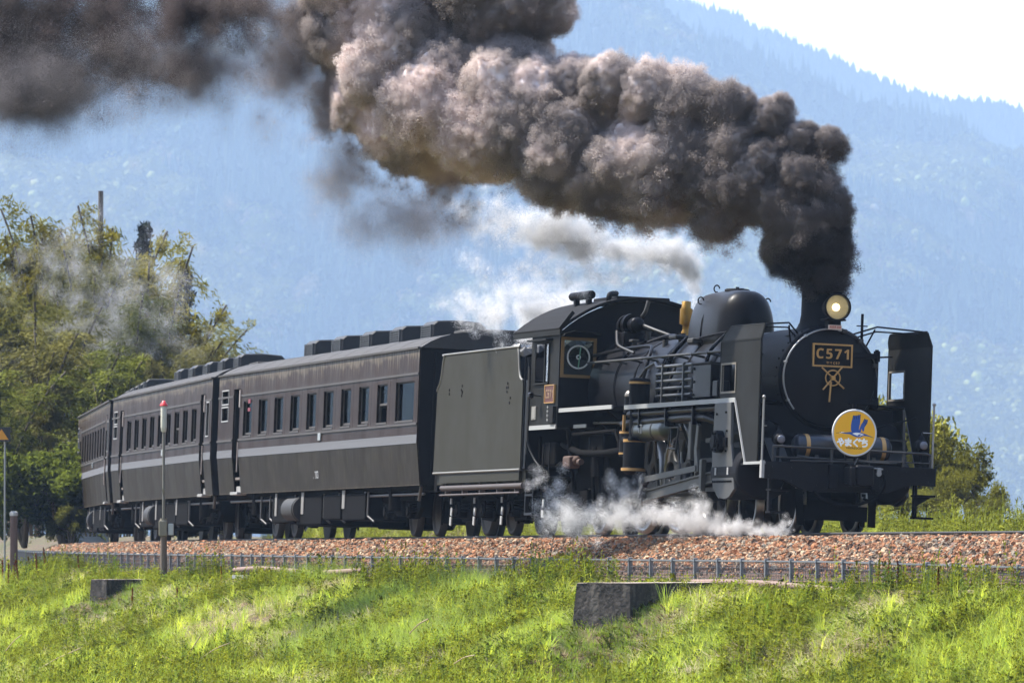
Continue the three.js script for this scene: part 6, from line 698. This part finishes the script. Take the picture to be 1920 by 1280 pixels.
  const col = new Float32Array(pos.length); for (let i = 0; i < pos.length; i += 3) col.set(tone(age(pos[i], pos[i + 1], pos[i + 2]), pos[i], pos[i + 1], pos[i + 2]), i); g.setAttribute('color', new THREE.BufferAttribute(col, 3));
  const S = thing('smoke_cloud', 'thick billowing brown-grey coal smoke rising from the chimney and trailing over the train', 'smoke');
  const body = mesh('smoke_body', g, new THREE.MeshPhysicalMaterial({ vertexColors: true, roughness: 1, specularIntensity: 0, side: THREE.DoubleSide }), S); body.userData.kind = 'stuff';
  const N = g.attributes.normal, d = new THREE.Object3D(), yUp = V(0, 1, 0), add = (list, c, R, n, color) => { d.position.copy(c); d.quaternion.setFromUnitVectors(yUp, n); d.rotateY(r() * 6.3); d.scale.setScalar(R); d.updateMatrix(); list.push([d.matrix.clone(), color]); };
  const inst = (name, geo, m, list, parent, label) => { const o = new THREE.InstancedMesh(geo, m, list.length); list.forEach(([a, c], i) => { o.setMatrixAt(i, a); o.setColorAt(i, c); }); o.name = name; o.userData = { kind: 'stuff' }; if (label) { o.name = numbered(name); tag(o, label, 'steam'); } (parent ?? scene).add(o); o.castShadow = o.receiveShadow = true; return o; };
  const skin = [], n = V(0, 0, 0), p = V(0, 0, 0);
  for (let i = 0; i < 42000; i++) { const v = Math.floor(r() * pos.length / 3); n.set(N.getX(v), N.getY(v), N.getZ(v)); p.set(pos[v * 3], pos[v * 3 + 1], pos[v * 3 + 2]); const low = clamp(-n.y * 0.9 + (n.z < 0 ? 0.2 : 0), 0, 1), ws = sstep(0.42, 0.62, noise(p.x * 1.1 + 4, p.y * 1.1, p.z * 1.1)), out = 0.01 + (0.05 + 0.16 * ws + 0.16 * low) * r() * r(), R = 0.04 + 0.04 * r() + (low + ws) * 0.06 * r(); const t = age(p.x, p.y, p.z), c = tone(t, p.x, p.y, p.z); p.addScaledVector(n, out); add(skin, p, R, n.clone().normalize(), new THREE.Color().setRGB(...c)); }
  inst('smoke_fringe', SK, veil(SK, [1, 1, 1], 0.5), skin, S);
  // soft veils: [pixel x, y, radius x, radius y, distance, thickness, count, colour]
  const cloud = (list, x, y, rx, ry, z, dz, count, R, color, wt = 0.36) => { const c = at(x, y, z), k = z / FPX; for (let i = 0; i < count; i++) { const q = rdir(r).multiplyScalar(Math.pow(r(), 0.55) * (0.5 + 0.9 * r() * r() + 0.25 * r())), P = V(c.x + q.x * rx * k, c.y + q.y * ry * k, c.z + q.z * dz); const w = noise(P.x * 1.4, P.y * 1.4, P.z * 1.4); if (w < wt) continue; const f = 0.9 + 0.2 * r(); add(list, P, R * (0.6 + 0.8 * r()), rdir(r), new THREE.Color().setRGB(color[0] * f, color[1] * f, color[2] * f)); } };
  const old = [], br = [0.62, 0.54, 0.52], dk = [0.1, 0.085, 0.08];
  for (const a of [[30, 40, 218, 180, 112.3, 1.2, 697, 0.22, dk], [60, 110, 149, 108, 112.1, 1, 372, 0.22, dk], [200, 30, 195, 132, 111.1, 1.1, 422, 0.22, [0.1, 0.085, 0.08]], [360, 20, 206, 120, 109.9, 1.1, 390, 0.22, [0.15, 0.12, 0.115]], [500, 20, 161, 96, 108.9, 1, 260, 0.2, [0.2, 0.165, 0.155]], [250, 120, 138, 72, 110.7, 0.8, 123, 0.22, [0.16, 0.14, 0.135]], [350, 130, 69, 60, 110.0, 0.6, 78, 0.18, br], [80, 190, 138, 48, 111.9, 0.8, 120, 0.2, [0.12, 0.1, 0.1]], [560, 60, 90, 90, 108.5, 0.8, 252, 0.18, [0.3, 0.25, 0.23]], [620, 190, 50, 130, 108.3, 0.6, 300, 0.14, br], [655, 300, 60, 80, 108.2, 0.6, 37, 0.14, br], [720, 345, 90, 40, 107.9, 0.6, 18, 0.14, br], [830, 365, 110, 50, 107.4, 0.6, 40, 0.14, br], [860, 410, 90, 60, 107.3, 0.6, 14, 0.14, br], [960, 370, 100, 40, 106.9, 0.6, 25, 0.13, [0.12, 0.1, 0.1]], [1580, 527, 26, 12, 104.3, 0.3, 78, 0.06, [0.24, 0.2, 0.18]], [1475, 505, 36, 24, 104.7, 0.3, 102, 0.08, [0.09, 0.08, 0.08]], [1545, 528, 50, 14, 104.4, 0.3, 144, 0.06, [0.07, 0.065, 0.065]], [985, 20, 90, 60, 106.8, 0.6, 252, 0.13, br], [1500, 300, 80, 70, 104.6, 0.5, 144, 0.1, br]]) cloud(old, ...a);
  
  inst('smoke_veil', SV, veil(SV, [1, 1, 1], 0.7), old, S);
  const thin = [];
  for (const a of [[170, 620, 270, 300, 196, 3, 230, 0.4, [0.72, 0.71, 0.72]], [60, 170, 230, 100, 111, 1, 330, 0.34, [0.3, 0.28, 0.29]], [380, 130, 230, 110, 110, 1, 170, 0.34, [0.4, 0.36, 0.36]], [560, 110, 120, 120, 108.6, 0.8, 150, 0.3, [0.4, 0.35, 0.34]], [760, 410, 190, 90, 108.4, 0.7, 130, 0.28, [0.75, 0.71, 0.72]], [640, 330, 70, 110, 108.4, 0.6, 80, 0.26, [0.7, 0.64, 0.62]]]) cloud(thin, ...a, a[4] > 150 ? 0 : 0.12);
  inst('smoke_haze', SF, veil(SF, [1, 1, 1], 0.9), thin, S);
  // white steam: from the safety valves, over the cab roof and from the cylinder cocks
  const wh = [0.98, 0.97, 0.96], SVA = [], CAB = [], LOW = [];
  for (const a of [[1303, 558, 11, 30, 111.5, 0.12, 14, 0.07, wh], [1300, 528, 20, 37, 111.3, 0.19, 40, 0.08, wh], [1288, 498, 37, 45, 111, 0.31, 127, 0.1, wh], [1262, 478, 57, 47, 110.8, 0.44, 166, 0.11, wh], [1215, 474, 75, 45, 110.5, 0.50, 146, 0.12, wh], [1160, 470, 80, 45, 110, 0.50, 74, 0.13, wh], [1100, 455, 87, 55, 109.8, 0.62, 156, 0.14, wh], [1050, 430, 80, 55, 109.7, 0.62, 166, 0.14, wh], [985, 430, 95, 62, 109.6, 0.62, 80, 0.15, wh], [920, 405, 87, 55, 109.5, 0.62, 51, 0.15, wh], [1130, 515, 137, 42, 110, 0.50, 40, 0.14, wh], [960, 500, 150, 62, 110, 0.50, 28, 0.16, wh]]) cloud(SVA, ...a, 0.22);
  for (const a of [[1075, 572, 52, 31, 116.5, 0.48, 92, 0.12, wh], [1025, 588, 76, 45, 117, 0.60, 164, 0.13, wh], [975, 600, 76, 48, 117.5, 0.60, 143, 0.14, wh], [920, 585, 96, 55, 118, 0.60, 78, 0.15, wh], [1010, 630, 72, 21, 115.6, 0.36, 50, 0.09, wh], [1000, 550, 132, 40, 117, 0.60, 64, 0.15, wh]]) cloud(CAB, ...a, 0.22);
  for (const a of [[1445, 996, 51, 14, 102.2, 0.22, 78, 0.06, wh], [1380, 990, 67, 22, 102.8, 0.28, 123, 0.07, wh], [1310, 980, 73, 31, 103.4, 0.34, 130, 0.09, wh], [1235, 972, 78, 42, 104.2, 0.39, 123, 0.1, wh], [1310, 948, 26, 33, 103.6, 0.28, 32, 0.08, wh], [1160, 970, 78, 49, 105, 0.45, 97, 0.11, wh], [1080, 975, 89, 47, 106, 0.45, 65, 0.12, wh], [1165, 915, 49, 49, 105.3, 0.34, 26, 0.1, wh], [1040, 940, 51, 62, 107, 0.34, 26, 0.11, wh], [1000, 900, 33, 29, 109, 0.34, 13, 0.09, wh], [1474, 980, 15, 20, 102.2, 0.17, 15, 0.05, wh]]) cloud(LOW, ...a, 0.26);
  const wm = veil(SV, [1, 1, 1], 0.96);
  inst('steam_cloud', SV, wm, SVA, null, 'white steam blowing from the safety valves under the dark smoke'); inst('steam_cloud', SV, wm, CAB, null, 'white steam drifting over the cab roof and the front of the tender'); inst('steam_cloud', SV, wm, LOW, null, 'low bluish white steam along the wheels beside the ballast');
}
renderer.render(scene, camera);
